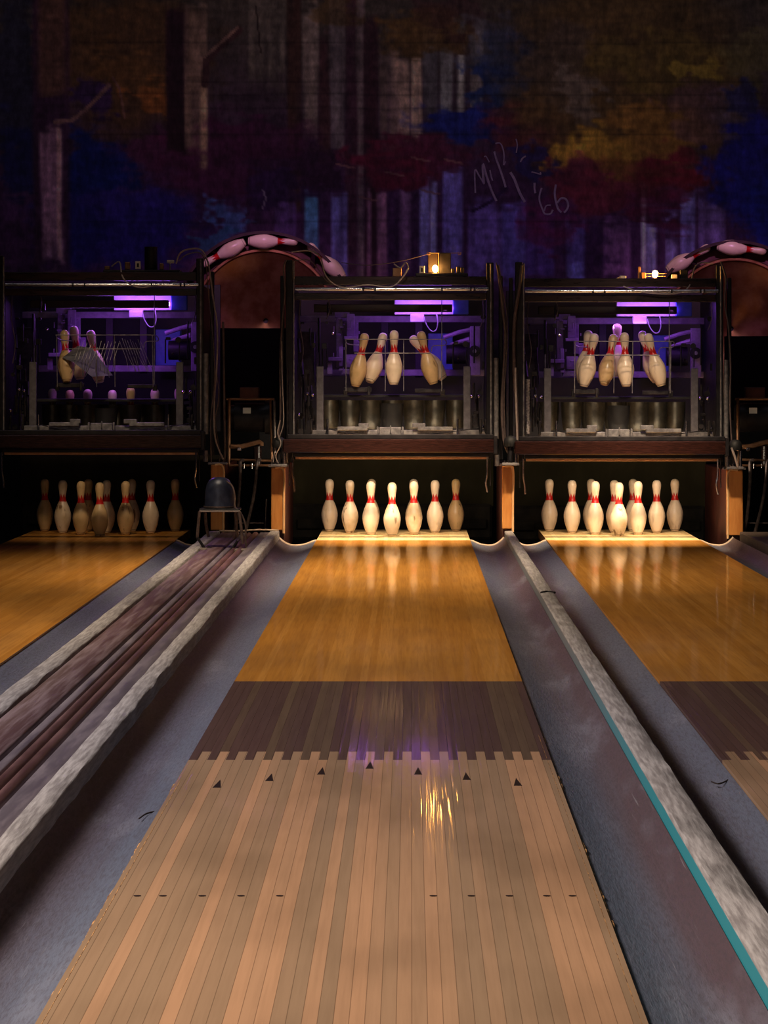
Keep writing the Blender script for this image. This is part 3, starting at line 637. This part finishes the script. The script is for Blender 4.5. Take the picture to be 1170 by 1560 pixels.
# wire rack that cradles the raised pins
wr = MB()
for y, x0, x1 in ((517, 526, 676), (538, 540, 656)): wr.tube([P(x0, y, 22.84), P((x0 + x1) / 2, y, 22.82), P(x1, y, 22.84)], .0034, 6)
for x in (527, 587, 615, 673): wr.tube([P(x, 517, 22.84), P(x, 596, 22.9)], .0032, 6)
wr.tube([P(676, 517, 22.84), P(680, 520, 22.9), P(678, 526, 23.0), P(660, 527, 23.0), P(657, 536, 23.0)], .0034, 6, 3); wr.tube([P(526, 517, 22.84), P(530, 524, 22.9), P(548, 526, 23.0)], .0034, 6, 3)
part('wire_rack', 'grey_metal', wr, True)

dR, dL = 350 * MY / F, -442 * MY / F
mr = copy_tree(mc); mr.location.x += dR; mr.location.z -= .014; mr['label'] = 'black pinspotter machine over the third lane beyond the divider'
ml = copy_tree(mc); ml.location.x += dL; ml.location.z += .030; ml['label'] = 'dark pinspotter machine over the dim lane with a bladed board in its rack'
for o in list(ml.children):
    if o.name.split('.')[0] in ('pin_cup', 'table_plate'): o.location.z -= .062
# the dim lane's rack holds a ribbed deflector
class _S: pass
ml['_o'] = (MO[0] + dL, MY, .030)
DF = MB()
DF.add([P(95, 545, 22.96), P(118, 527, 23.0), P(140, 530, 23.05), P(172, 572, 23.0), P(140, 574, 22.9), P(112, 552, 22.9), P(95, 545, 22.99), P(118, 527, 23.03), P(140, 530, 23.08), P(172, 572, 23.03), P(140, 574, 22.93), P(112, 552, 22.93)],
       [(0, 1, 2, 5), (5, 2, 3, 4), (6, 11, 8, 7), (11, 10, 9, 8), (0, 6, 7, 1), (1, 7, 8, 2), (2, 8, 9, 3), (3, 9, 10, 4), (4, 10, 11, 5), (5, 11, 6, 0)])
DF.build('deflector_board', worn('grey_blue_board', (92, 92, 100), (120, 118, 124), .5, 0, 14), ml)['label'] = 'grey blue ribbed board'
wq = MB(); r = random.Random(12)
for k in range(12):
    x = 108 + k * 5.4; wq.tube([P(x + 14, 522 + r.uniform(-3, 8), 22.86), P(x + 6, 548, 22.82), P(x + r.uniform(-6, 10), 572 + r.uniform(-8, 4), 22.86)], .0024, 5)
for k in range(9):
    x = 182 + k * 4; wq.tube([P(x, 518 + r.uniform(-4, 4), 22.9), P(x + 10, 545, 22.88), P(x + 18 + r.uniform(-4, 4), 566, 22.9)], .002, 5)
wq.build('wire_fingers', M['grey_metal'], ml)

# ------------------------------------------------------------------ pins standing on the decks
ROWN = ['head', 'second', 'third', 'back']
def deck(X, sp, lanelab, group, kinds, skip=()):
    for row in range(4):
        for k in range(row + 1):
            if (row, k) in skip: continue
            ordn = {0: [''], 1: ['first', 'second'], 2: ['first', 'second', 'third'], 3: ['first', 'second', 'third', 'fourth']}[row][k]
            lab = f'front head pin standing at the point of the triangle {lanelab}' if row == 0 else f'{ordn} pin along the {ROWN[row]} row of the standing triangle {lanelab}'
            lab = lab.replace('first pin', 'first pin') 
            pin(lab, group, (X + (k - row / 2) * sp, 23.2 + row * .264, .001), (0, 0, 1), kinds.get((row, k), 'pin_clean'), rnd.uniform(0, 6))
deck(-.133, .308, 'on the centre lane', 'pins standing on the centre lane', {(0, 0): 'pin_cracked', (2, 0): 'pin_cracked', (3, 3): 'pin_brown', (3, 1): 'pin_cracked', (1, 1): 'pin_cracked'}, {(2, 1)})
deck(1.471, .306, 'on the third lane', 'pins standing on the third lane', {(0, 0): 'pin_cracked', (3, 0): 'pin_clean'})
deck(-2.199, .318, 'on the dim lane', 'pins standing on the dim lane', {(0, 0): 'pin_brown', (1, 0): 'pin_brown', (1, 1): 'pin_brown', (2, 0): 'pin_cracked', (3, 3): 'pin_brown', (3, 0): 'pin_brown', (3, 1): 'pin_brown', (3, 2): 'pin_cracked'})

def rack_pin(label, group, b, h, Y, kind='pin_clean', dy=None, spin=None):
    B = Vector(P(*b, Y)); H = Vector(P(*h, Y)); d = H - B; L = .381
    if d.length < L: d.y = math.sqrt(L * L - d.length_squared) * (1 if dy is None else dy)
    return pin(label, group, B, d, kind, rnd.uniform(0, 6) if spin is None else spin)
G = 'pins in the centre rack'
rack_pin('outermost worn brown pin leaning inward in the centre rack by its ball return side', G, (541, 589), (557, 505), 22.98, 'pin_brown', .3)
rack_pin('tilted pin in the centre rack between the outer brown pin and the upright one', G, (563, 582), (583, 514), 23.02, 'pin_clean', .6)
rack_pin('upright pale pin in the middle of the centre rack', G, (600, 586), (600.5, 504), 22.98, 'pin_clean', .2)
rack_pin('brown striped pin leaning to the middle in front, divider side of the centre rack', G, (661, 585), (640, 504), 22.96, 'pin_brown', .3)
rack_pin('pin mostly hidden behind the leaning brown striped pin in the centre rack', G, (676, 577), (627, 513), 23.14, 'pin_clean', .6)
G = 'pins in the third lane rack'
rack_pin('front leaning pin nearest the divider in the third lane rack', G, (889, 589), (907, 507), 22.98, 'pin_clean', .3)
rack_pin('pink lit pin behind the leaning pin nearest the divider in the third rack', G, (886, 584), (897, 509), 23.16, 'pin_clean', .3)
rack_pin('short looking tilted pin second along the front of the third lane rack', G, (920, 586), (936, 515), 23.02, 'pin_brown', .6)
rack_pin('nearly upright pin in the middle of the third lane rack', G, (954, 589), (951.5, 508), 22.98, 'pin_clean', .3)
rack_pin('purple lit pin standing highest at the back of the third lane rack', G, (941, 574), (940, 491), 23.45, 'pin_clean', .2)
rack_pin('front pin leaning to the middle at the outer end of the third rack', G, (1008, 588), (986, 507), 22.96, 'pin_clean', .3)
rack_pin('pin behind the outer leaning pin of the third rack, head lit pink', G, (1000, 582), (980, 511), 23.14, 'pin_clean', .4)
G = 'pins in the dim machine'
rack_pin('pink headed pin standing highest behind the grey board in the dim machine', G, (122, 578), (112, 497), 23.25, 'pin_clean', .2)
rack_pin('pin with pink head showing above the grey blue board in the dim machine', G, (152, 583), (137, 506), 23.2, 'pin_clean', .4)
rack_pin('worn tan pin at the outer side of the grey blue board in the dim machine', G, (102, 582), (96, 508), 22.98, 'pin_brown', .6)
cups = [(3, 0, 592, 'pink topped pin in the outermost cup of the dim machine'), (2, 0, 594, 'dim pin top between the outer cup pins of the dim machine'), (1, 0, 593, 'pale pin top in the cup below the tan pin of the dim machine'), (2, 1, 594, 'pin top barely showing in the cup below the grey blue board'), (1, 1, 590, 'yellowish pin top in the cup below the wire fingers of the dim machine'), (2, 2, 592, 'mottled pin top in the cup beside the dim machine table frame'), (3, 3, 591, 'reddish pin top in the cup of the dim machine closest to the ball return posts')]
for row, k, y, lab in cups:
    Y = (23.06, 23.30, 23.55, 23.80)[row] + .06
    pin(lab, 'pin tops in the dim machine cups', (MO[0] + dL + .003 + (k - row / 2) * .306, Y, CH - (y - VY) * Y / F - .381), (0, 0, 1), 'pin_brown' if (row, k) in ((1, 1), (2, 0)) else 'pin_clean', rnd.uniform(0, 6))

# ------------------------------------------------------------------ control trays on top of the machines
def tray(label, x0, x1, y0, y1, Y=22.84):
    o = thing('control_tray', label, 'control unit', P((x0 + x1) / 2, y1, Y), 'control trays')
    MB().bp(x0, x1, y0, y1, Y, .22, .004).build('tray', M['dark_metal'], o); return o
def outlet(o, x, y, Y=22.86):
    p = MB().bp(x - 4, x + 4, y - 6, y + 6, Y, .02, .002).build('outlet', M['outlet'], o)
    MB().bp(x - 1.6, x + 1.6, y - 3, y + 3, Y - .003, .005, .001).build('socket', M['black_rubber'], p)
def bulb(o, x, y, Y=22.87):
    p = MB().lathe([(.006, -.02), (.012, -.012), (.019, .0), (.02, .012), (.014, .026), (.003, .032)], 16, Matrix.Translation(P(x, y, Y))).build('lamp_bulb', M['bulb'], o, True); p['label'] = 'glowing amber bulb'
    MB().cyl(P(x, y + 8, Y), P(x, y + 4, Y), .014, 12).build('lamp_socket', M['brass'], p, True)
t1 = tray('control tray with lit amber bulb and back panel on the centre machine', 633, 713, 416, 421)
outlet(t1, 643, 411); bulb(t1, 663, 411)
M['panel_brown'] = worn('panel_brown', (58, 38, 30), (70, 46, 36), .5, 0, 12)
MB().bp(652, 667, 386, 416, 23.03, .02).build('back_plate', M['panel_brown'], t1); MB().bp(669, 687, 385, 417, 22.92, .07, .004).build('relay_box', M['black_metal'], t1)
br_ = MB().cyl(P(652, 385.5, 22.97), P(702, 385.5, 22.97), .003, 6)
for x in (653, 700):
    br_.cyl(P(x - 2, 388, 22.96), P(x + 2, 388, 22.96), .003, 6); br_.cyl(P(x - 2, 384, 22.96), P(x - 2, 388, 22.96), .003, 6); br_.cyl(P(x + 2, 384, 22.96), P(x + 2, 388, 22.96), .003, 6)
br_.cyl(P(668, 386, 22.97), P(668, 416, 22.98), .003, 6)
br_.build('wire_bracket', M['brass'], t1)
for x, hh in ((690, 7), (698, 10), (704, 9)): MB().bp(x - 3, x + 3, 416 - hh, 416, 22.9, .04).build('terminal_block', M['dark_metal'], t1)
MB().tube([P(600, 402, 22.9), P(610, 408, 22.9), P(618, 400, 22.9), P(622, 410, 22.88), P(612, 424, 22.86), P(600, 433, 22.84)], .005, 6, 4).build('loose_wire', M['cable_grey'], t1, True)
MB().bp(598, 612, 408, 421, 22.9, .1).build('junction_block', M['tan_metal'], t1)
t2 = tray('control tray with a bright amber bulb on the third lane machine', 958, 1062, 427, 432)
bulb(t2, 998, 419); MB().bp(977, 984, 415, 427, 22.9, .04).build('terminal_block', M['tan_metal'], t2); MB().bp(972, 976, 406, 427, 22.92, .03).build('terminal_block', M['tan_metal'], t2); MB().bp(1023, 1032, 418, 427, 22.9, .04).build('terminal_block', M['outlet'], t2); MB().bp(1036, 1048, 411, 427, 22.92, .05).build('relay_box', M['black_metal'], t2); MB().bp(944, 954, 420, 425, 22.88, .03).build('wire_connector', M['outlet'], t2)
MB().tube([P(946, 422, 22.86), P(939, 426, 22.84), P(952, 437, 22.8), P(985, 446, 22.77), P(1030, 447, 22.77), P(1050, 436, 22.8), P(1058, 408, 22.84), P(1070, 400, 22.86), P(1086, 402, 22.86)], .005, 6, 4).build('loose_wire', M['cable_grey'], t2, True)
MB().cyl(P(978, 417, 22.95), P(1015, 417, 22.95), .002, 5).cyl(P(978, 421, 22.95), P(1015, 421, 22.95), .002, 5).build('filament_rail', M['brass'], t2)
t3 = tray('unlit control tray with black canister on the dim lane machine', 157, 274, 411, 420)
outlet(t3, 210, 404); MB().cyl(P(230, 411, 22.95), P(230, 376, 22.95), .045, 20).build('canister', M['black_metal'], t3, True)
for x, w, hh in ((163, 8, 6), (194, 8, 12), (246, 6, 10)): MB().bp(x - w / 2, x + w / 2, 411 - hh, 411, 22.9, .04).build('terminal_block', M['tan_metal'], t3)
MB().bp(254, 265, 396, 401, 22.9, .04).cyl(P(259, 400, 22.92), P(259, 411, 22.92), .004, 6).build('terminal_lamp', M['outlet'], t3)
MB().tube([P(170, 406, 22.88), P(182, 399, 22.86), P(186, 420, 22.8), P(196, 432, 22.77), P(215, 438, 22.77), P(240, 434, 22.77), P(268, 430, 22.8), P(274, 414, 22.84)], .005, 6, 4).build('loose_wire', M['cable_grey'], t3, True)

# ------------------------------------------------------------------ pin elevator wheels
def wheel(label, cx, cy, R, Y=25.15):
    s = Y / F; c = P(cx, cy, Y)
    o = thing('pin_wheel', label, 'pin elevator wheel', (c[0], Y, 0), 'pin elevator wheels')
    Mx = Matrix.Translation(c) @ Matrix.Rotation(PI / 2, 4, 'X')      # local z -> -Y (towards the bowler)
    r = R * s
    MB().lathe([(r, -.16), (r, .14), (r - .022, .14), (r - .022, -.12), (r - .03, -.16), (r, -.16)], 72, Mx, False).build('rim', M['rim'], o, True)
    MB().lathe([(r - .022, -.11), (r * .80, .02), (r * .80, -.0), (r - .022, -.15), (r - .022, -.11)], 72, Mx, False).build('pocket_ring', M['pocket'], o, True)
    MB().lathe([(r * .81, .06), (r * .80, .075), (r * .775, .075), (r * .76, .05), (r * .4, -.075), (.02, -.20), (.02, -.215), (r * .4, -.09), (r * .79, .03), (r * .81, .06)], 72, Mx, False).build('dish', M['dish'], o, True)
    dv_ = MB()
    for k in range(10):
        a = 2 * PI * (k + .32) / 10; p0 = Vector((math.cos(a) * r * .79, math.sin(a) * r * .79, .03)); p1 = Vector((math.cos(a + .12) * (r - .02), math.sin(a + .12) * (r - .02), .05))
        dv_.tube([Mx @ p0, Mx @ p1], .02, 8)
    dv_.build('pocket_divider', M['rim'], o, True)
    MB().box(c[0] - .05, c[0] + .05, Y + .24, Y + .34, -.19, c[2] + .06).cyl((c[0], Y + .225, c[2]), (c[0], Y + .34, c[2]), .03, 12).build('axle_post', M['black_metal'], o)
    return o, c, s
GW = 'pins carried in the wheel rims'
w1, c1, s1 = wheel('large rusty pin elevator wheel behind the gap above the ball return', 403, 488, 135)
MB().bp(334, 436, 500, 640, 24.72, .04).build('shade_plate', M['shade_black'], w1)  # black sheet added as shade over the wheel's lower half
w2, c2, s2 = wheel('pin elevator wheel cropped by the frame above the far motor', 1118, 500, 133)
MB().bp(1104, 1260, 512, 640, 24.72, .04).build('shade_plate', M['shade_black'], w2)  # same added shade sheet for the second wheel
def rim_pin(label, b, h, Y=25.05, kind='pin_clean', dy=.15): return rack_pin(label, GW, b, h, Y, kind, dy)
rim_pin('pin lying along the top of the rusty wheel rim', (378, 367), (455, 368), kind='pin_clean')
rim_pin('pin slanting down the rusty wheel rim beside the dim machine', (373, 368), (313, 400), kind='pin_clean')
rim_pin('pin in the rusty wheel rim showing above the centre machine beam', (524, 424), (476, 378), kind='pin_clean')
rim_pin('pin slanting up the rim of the cropped wheel', (1016, 412), (1075, 379), kind='pin_clean')
rim_pin('pin along the top of the cropped wheel rim', (1092, 375), (1168, 383), kind='pin_clean')

# ------------------------------------------------------------------ motor stands between the machines
def motor(label):
    Y = 23.3; o = thing('motor_stand', label, 'motor stand', P(382, 808, Y), 'motor stands')
    fr = MB().cyl(P(349, 606, Y), P(349, 708, Y), .011, 8).cyl(P(412, 606, Y), P(414, 700, Y), .008, 8).cyl(P(345, 608, Y), P(418, 608, Y), .009, 8).cyl(P(349, 700, Y), P(414, 702, Y), .009, 8).cyl(P(349, 709, Y - .02), P(414, 709, Y - .02), .008, 8)
    fr.build('frame', M['tan_metal'], o, True)
    MB().cyl(P(418, 610, Y - .03), P(419, 690, Y - .03), .009, 8).build('push_rod', M['grey_metal'], o, True)
    MB().bp(365, 394, 590, 607, Y + .1, .14).build('terminal_box', M['red_panel'], o)
    mo = MB().cyl(P(358, 636, Y + .22), P(404, 636, Y + .22), .105, 28).build('motor', M['black_metal'], o, True)
    a = P(370, 630, Y + .11); b = P(382, 621, Y + .11); MB().box(a[0], b[0], Y + .105, Y + .13, a[2], b[2], .001).build('name_plate', M['label_white'], mo)['label'] = 'small white plate'
    MB().cyl(P(404, 636, Y + .22), P(412, 636, Y + .22), .12, 24).build('end_bell', M['black_metal'], mo, True); MB().cyl(P(352, 636, Y + .22), P(358, 636, Y + .22), .09, 24).build('end_bell', M['black_metal'], mo, True)
    ar = MB().tube([P(351, 680, Y), P(368, 680, Y), P(395, 673, Y), P(398, 679, Y)], .018, 8, 2).build('crank_arm', M['tan_metal'], o, True)
    MB().bp(361, 367, 682, 687, Y - .03, .03).build('bolt', M['chrome'], ar)
    MB().cyl(P(392, 680, Y + .02), P(392, 708, Y + .02), .03, 14).build('crank_post', M['maroon_beam'], o, True)
    for pts in (((364, 712), (366, 704), (372, 701), (366, 730), (361, 790), (352, 830)), ((388, 712), (392, 704), (398, 700), (390, 730), (385, 765), (372, 818))):
        q = [pts[1], pts[0]] + list(pts[3:]); MB().tube([P(x, y, Y - .05) for x, y in [(pts[2][0], pts[2][1]), pts[1], *pts[3:]]], .012, 8, 4).build('curved_pipe', M['stand_metal'], o, True)
    MB().cyl(P(362, 797, Y), P(402, 797, Y), .005, 6).cyl(P(406, 760, Y), P(404, 815, Y), .006, 6).build('lower_rail', M['stand_metal'], o, True)
    for x in (372, 384): MB().cyl(P(x, 706, Y - .04), P(x, 714, Y - .04), .004, 8).build('bolt', M['chrome'], o, True)
    return o
m1 = motor('black motor with white plate in its frame behind the blue dome')
m2 = copy_tree(m1); m2.location.x += 775 * 23.3 / F; m2['label'] = 'second motor frame cropped at the frame edge under the cropped wheel'

# ------------------------------------------------------------------ bracket castings above the posts
def casting(label, x, y, Y=22.62):
    o = thing('bracket_casting', label, 'bracket', P(x, y, Y), 'bracket castings')
    MB().bp(x - 12, x + 14, y - 4, y, Y, .12, .003).build('base_plate', M['grey_metal'], o)
    MB().cyl(P(x + 9, y - 4, Y + .04), P(x + 9, y - 28, Y + .04), .012, 12).build('pillar', M['chrome'], o, True)
    MB().lathe([(.045, 0), (.05, .02), (.045, .05), (.028, .07), (.004, .075)], 20, Matrix.Translation(P(x + 1, y - 29, Y + .06))).build('cap', M['black_rubber'], o, True)
    MB().cyl(P(x, y - 5, Y + .05), P(x + 1, y - 28, Y + .06), .02, 12).build('spindle', M['black_metal'], o, True)
    for dx_ in (-7, -2): MB().cyl(P(x + dx_, y - 4, Y + .02), P(x + dx_, y - 9 + dx_ % 3, Y + .02), .009, 8).build('bolt', M['chrome'], o, True)
casting('shiny metal bracket on the pale post at the divider end', 777, 709)
casting('small metal bracket on the split edged post beside the pipes', 424, 711)
casting('metal bracket on the orange brown post by the frame edge', 1119, 715)

# ------------------------------------------------------------------ cables
def cable(label, pts, Y=22.66, r=.006, mat='cable_dark', group='hanging cables'):
    o = MB().tube([P(x, y, Y) for x, y in pts], r, 6, 5).build('cable', M[mat], None, True); return tag(o, label, 'cable', group)
cable('cable looping over the dim machine corner and down to the orange post', ((268, 402), (275, 385), (292, 379), (308, 382), (318, 405), (324, 450), (331, 500), (330, 560), (326, 620), (328, 668), (340, 700)), 22.7, .006, 'cable_grey')
cable('thin wire beside the looping cable down to the orange post', ((272, 398), (284, 388), (304, 385), (313, 400), (317, 440), (325, 520), (327, 580), (321, 640), (322, 705)), 22.68, .004)
cable('cable bulging outward at motor height on the dim machine side', ((327, 560), (333, 590), (332, 616), (328, 640), (332, 672), (336, 690), (334, 704.5)), 22.79, .004, 'cable_dark')
cable('straight dark conduit between the dim machine and the motor frame', ((340, 490), (341, 560), (342, 640), (343, 690), (340, 707)), 22.8, .008)
cable('cable running down the ball return side of the centre machine', ((436, 396), (432, 410), (434, 445), (430, 490), (427, 540), (427, 600), (426, 650), (418, 690), (414, 706)), 22.7, .006, 'cable_dark')
cable('pale wire strand beside the centre machine down to its bracket', ((429, 520), (430, 580), (432, 640), (426, 665), (418, 690), (416, 705)), 22.66, .004, 'cable_grey')
cable('short pale wire twisting above the split edged post', ((427, 640), (423, 660), (428, 676), (420, 694), (424, 706)), 22.62, .004, 'cable_grey')
cable('black cable bundle swelling beside the centre machine divider side', ((758, 404), (762, 430), (766, 470), (770, 510), (768, 560), (765, 620), (768, 670), (775, 690)), 22.74, .012, 'cable_dark')
cable('thin black wire outside the swelling bundle of the centre machine', ((756, 400), (765, 440), (772, 480), (772, 540), (768, 600), (770, 680)), 22.72, .004, 'cable_dark')
cable('black cable bundle swelling beside the third machine', ((795, 404), (791, 440), (786, 470), (783, 505), (783, 560), (786, 610), (788, 660), (785, 690)), 22.74, .012, 'cable_dark')
cable('pale pipe standing above the divider end bracket', ((785, 560), (786, 610), (788, 670)), 22.66, .007, 'cable_grey')
cable('long wire down the outer post of the third machine', ((1098, 398), (1106, 425), (1104, 460), (1110, 500), (1113, 560), (1112, 620), (1116, 690), (1120, 708)), 22.7, .006, 'cable_dark')
cable('grey tube leaning over the orange brown post', ((1114, 682), (1119, 695), (1124, 712)), 22.6, .008, 'cable_grey')
cable('wires sagging along the chrome rod of the centre machine', ((444, 384), (470, 382), (488, 392), (494, 415), (505, 430), (525, 438), (560, 434), (595, 437), (612, 424), (622, 408)), 22.72, .005, 'cable_grey')
cable('second wire sagging below the wheel over the centre machine corner', ((446, 398), (470, 396), (485, 410), (498, 428), (520, 436)), 22.74, .004, 'cable_dark')
cable('wire strung between the wheel and the centre control tray', ((520, 400), (560, 404), (610, 398), (652, 387)), 22.95, .003, 'cable_dark')

# spring on the third machine post
sp_ = MB().tube([(P(804.5, 575, 22.7)[0] + .012 * math.cos(k * .9), 22.7 + .012 * math.sin(k * .9), P(804, 578 + k * .32, 22.7)[2]) for k in range(260)], .0025, 5).build('coil_spring', M['grey_metal'], None, True)
tag(sp_, 'coil spring hanging inside the front post of the third machine', 'spring')

# ------------------------------------------------------------------ blue dome on its wire stand
Yd = 20.7
hd = thing('dome_stand', 'dark blue dome on a four legged wire stand over the ball return', 'dome stand', P(336, 830, Yd))
c = P(333.5, 774, Yd); R = 22.5 * Yd / F
MB().lathe([(R * 1.03, 0), (R * 1.03, .012), (R, .018), (R * .99, .06), (R * .95, .11), (R * .86, .148), (R * .68, .176), (R * .42, .19), (R * .2, .193), (.003, .194)], 40, Matrix.Translation((c[0], Yd + .05, c[2]))).build('dome', M['hood_blue'], hd, True)
MB().lathe([(R * 1.08, 0), (R * 1.08, .008), (R * .9, .008), (R * .9, 0), (R * 1.08, 0)], 40, Matrix.Translation((c[0], Yd + .05, c[2] + .004)), False).build('rim_ring', M['stand_metal'], hd, True)
a = P(304, 779, Yd); b = P(366, 774, Yd); MB().box(a[0], b[0], Yd - .06, Yd + .16, a[2] + .006, a[2] + .018, .003).build('top_plate', M['black_metal'], hd)
MB().cyl(P(304, 779, Yd - .06), P(366, 779, Yd - .06), .005, 8).build('front_rail', M['cable_grey'], hd, True)
for pts, dy in ((((304, 779), (302, 800), (300.5, 819)), -.06), (((364, 779), (367, 800), (369.5, 828)), -.06), (((312, 777), (314, 800), (318, 818)), .16), (((358, 777), (360, 800), (361, 818)), .16)):
    MB().tube([P(x, y, Yd + dy) for x, y in pts], .0095, 8, 3).build('leg', M['stand_metal'], hd, True)
MB().tube([P(x, y, Yd - .08) for x, y in ((300.5, 819), (308, 830), (314, 840))], .009, 8, 3).build('foot', M['black_metal'], hd, True)
MB().tube([P(x, y, Yd - .08) for x, y in ((316, 833), (330, 840), (341, 842), (352, 838), (362, 824))], .009, 8, 3).build('foot', M['black_metal'], hd, True)
MB().tube([P(x, y, Yd - .04) for x, y in ((345, 733), (354, 741), (358, 757), (358, 772), (366, 780), (374, 800), (374, 825), (377, 842))], .0055, 8, 4).build('bent_wire', M['stand_metal'], hd, True)

# ------------------------------------------------------------------ lights
def area(name, loc, target, sx, sy, power, col, spread=180):
    l = bpy.data.lights.new(name, 'AREA'); l.shape = 'RECTANGLE'; l.size = sx; l.size_y = sy; l.energy = power; l.color = col; l.spread = math.radians(spread)
    o = bpy.data.objects.new(name, l); COL.objects.link(o); o.location = loc
    o.rotation_euler = (Vector(target) - Vector(loc)).to_track_quat('-Z', 'Y').to_euler(); return o
def spot(name, loc, target, power, col, ang, blend=.6, rad=.1):
    l = bpy.data.lights.new(name, 'SPOT'); l.energy = power; l.color = col; l.spot_size = math.radians(ang); l.spot_blend = blend; l.shadow_soft_size = rad
    o = bpy.data.objects.new(name, l); COL.objects.link(o); o.location = loc
    o.rotation_euler = (Vector(target) - Vector(loc)).to_track_quat('-Z', 'Y').to_euler(); return o
# ceiling lamps over the lanes
area('ceiling_lamp', (-3.2, 4.6, 3.8), (-.4, 6.6, 0), 1.6, .8, 150, (1.0, .86, .74), 120)
area('ceiling_lamp', (-3.6, 9.5, 3.8), (-.4, 10.6, 0), 1.6, 1.2, 52, (.95, .88, .96), 120)
area('ceiling_lamp', (-3.2, 14.0, 3.8), (-.3, 14.4, 0), 1.6, 1.6, 56, (1.0, .80, .56), 110)
area('ceiling_lamp', (-1.4, 18.6, 3.9), (-.3, 18.9, 0), 2.6, 1.4, 50, (1.0, .80, .56), 72)
# unseen wash light added for the mural, above the frame
area('mural_fill', (.3, 22.0, 5.6), (.3, 26.6, 2.6), 8.0, .3, 13, (.92, .86, 1.0), 130)
# pin deck lamps under the front beams
for xc, k in ((-.133, 1.0), (1.471, .95), (-2.199, .03)):
    area('deck_lamp', (xc, 22.80, .55), (xc, 23.4, .16), 1.15, .05, 7.6 * k, (1.0, .82, .60), 170)
    area('lane_end_fill', (xc, 20.3, 3.9), (xc, 22.6, .25 if k > .5 else 1.1), .5, .2, 15 if k > .5 else 1.4, (1.0, .76, .50), 27)  # unseen overhead fill added for the post fronts and the dim machine
    if k > .5: area('lane_end_fill', (xc, 20.0, 3.3), (xc, 22.9, 1.28), .3, .2, .8, (1.0, .80, .66), 22)  # weak unseen fill added for the pins in the racks
    area('violet_fill', (xc + .16, 23.46, 1.49), (xc + .05, 24.2, 1.1), .4, .03, 1.1, (.46, .14, 1.0), 170)  # extra light added to carry the violet tube's glow further inside
    area('violet_fill', (xc + .05, 23.385, 1.60), (xc - .02, 23.10, 1.0), .7, .02, 2.2, (.46, .14, 1.0), 170)  # extra violet light added for the raised pin heads
spot('dish_fill_spot', (-2.9, 18.5, 3.9), (c1[0], 24.9, 1.75), 60, (1.0, .74, .5), 7, .5, .04)  # unseen warm spot added for a highlight on the wheel dish
# unseen violet light added behind the machines, then above the two wheels
for xc in (-2.2, -.13, 1.47): area('violet_fill', (xc, 25.7, 1.75), (xc, 26.6, 2.5), 1.2, .1, .32, (.42, .12, 1.0), 160)
area('violet_fill', (c1[0], 20.6, 4.2), (c1[0] + .02, 25.1, 1.85), .3, .2, 1.9, (.85, .36, .80), 24)
area('violet_fill', (c2[0] - .1, 20.6, 4.2), (c2[0], 25.1, 1.85), .3, .2, 1.9, (.85, .36, .80), 24)

w = bpy.data.worlds.new('World'); scene.world = w; w.use_nodes = True
w.node_tree.nodes['Background'].inputs[0].default_value = (.5, .45, .6, 1); w.node_tree.nodes['Background'].inputs[1].default_value = .006

# ------------------------------------------------------------------ camera
cam = bpy.data.cameras.new('Camera'); co = bpy.data.objects.new('Camera', cam); COL.objects.link(co)
co.location = (0, 0, CH); co.rotation_euler = (PI / 2, 0, 0)
cam.sensor_fit = 'HORIZONTAL'; cam.sensor_width = 36; cam.lens = 36 * F / 1170
cam.shift_x = (585 - VX) / 1170; cam.shift_y = -(780 - VY) / 1170
cam.clip_end = 100
scene.camera = co
for o in list(bpy.data.objects):
    if '_o' in o: del o['_o']
vs_ = scene.view_settings
vs_.view_transform = 'Standard'; vs_.look = 'None'; vs_.gamma = 1; vs_.use_curve_mapping = False; vs_.exposure = 0.0
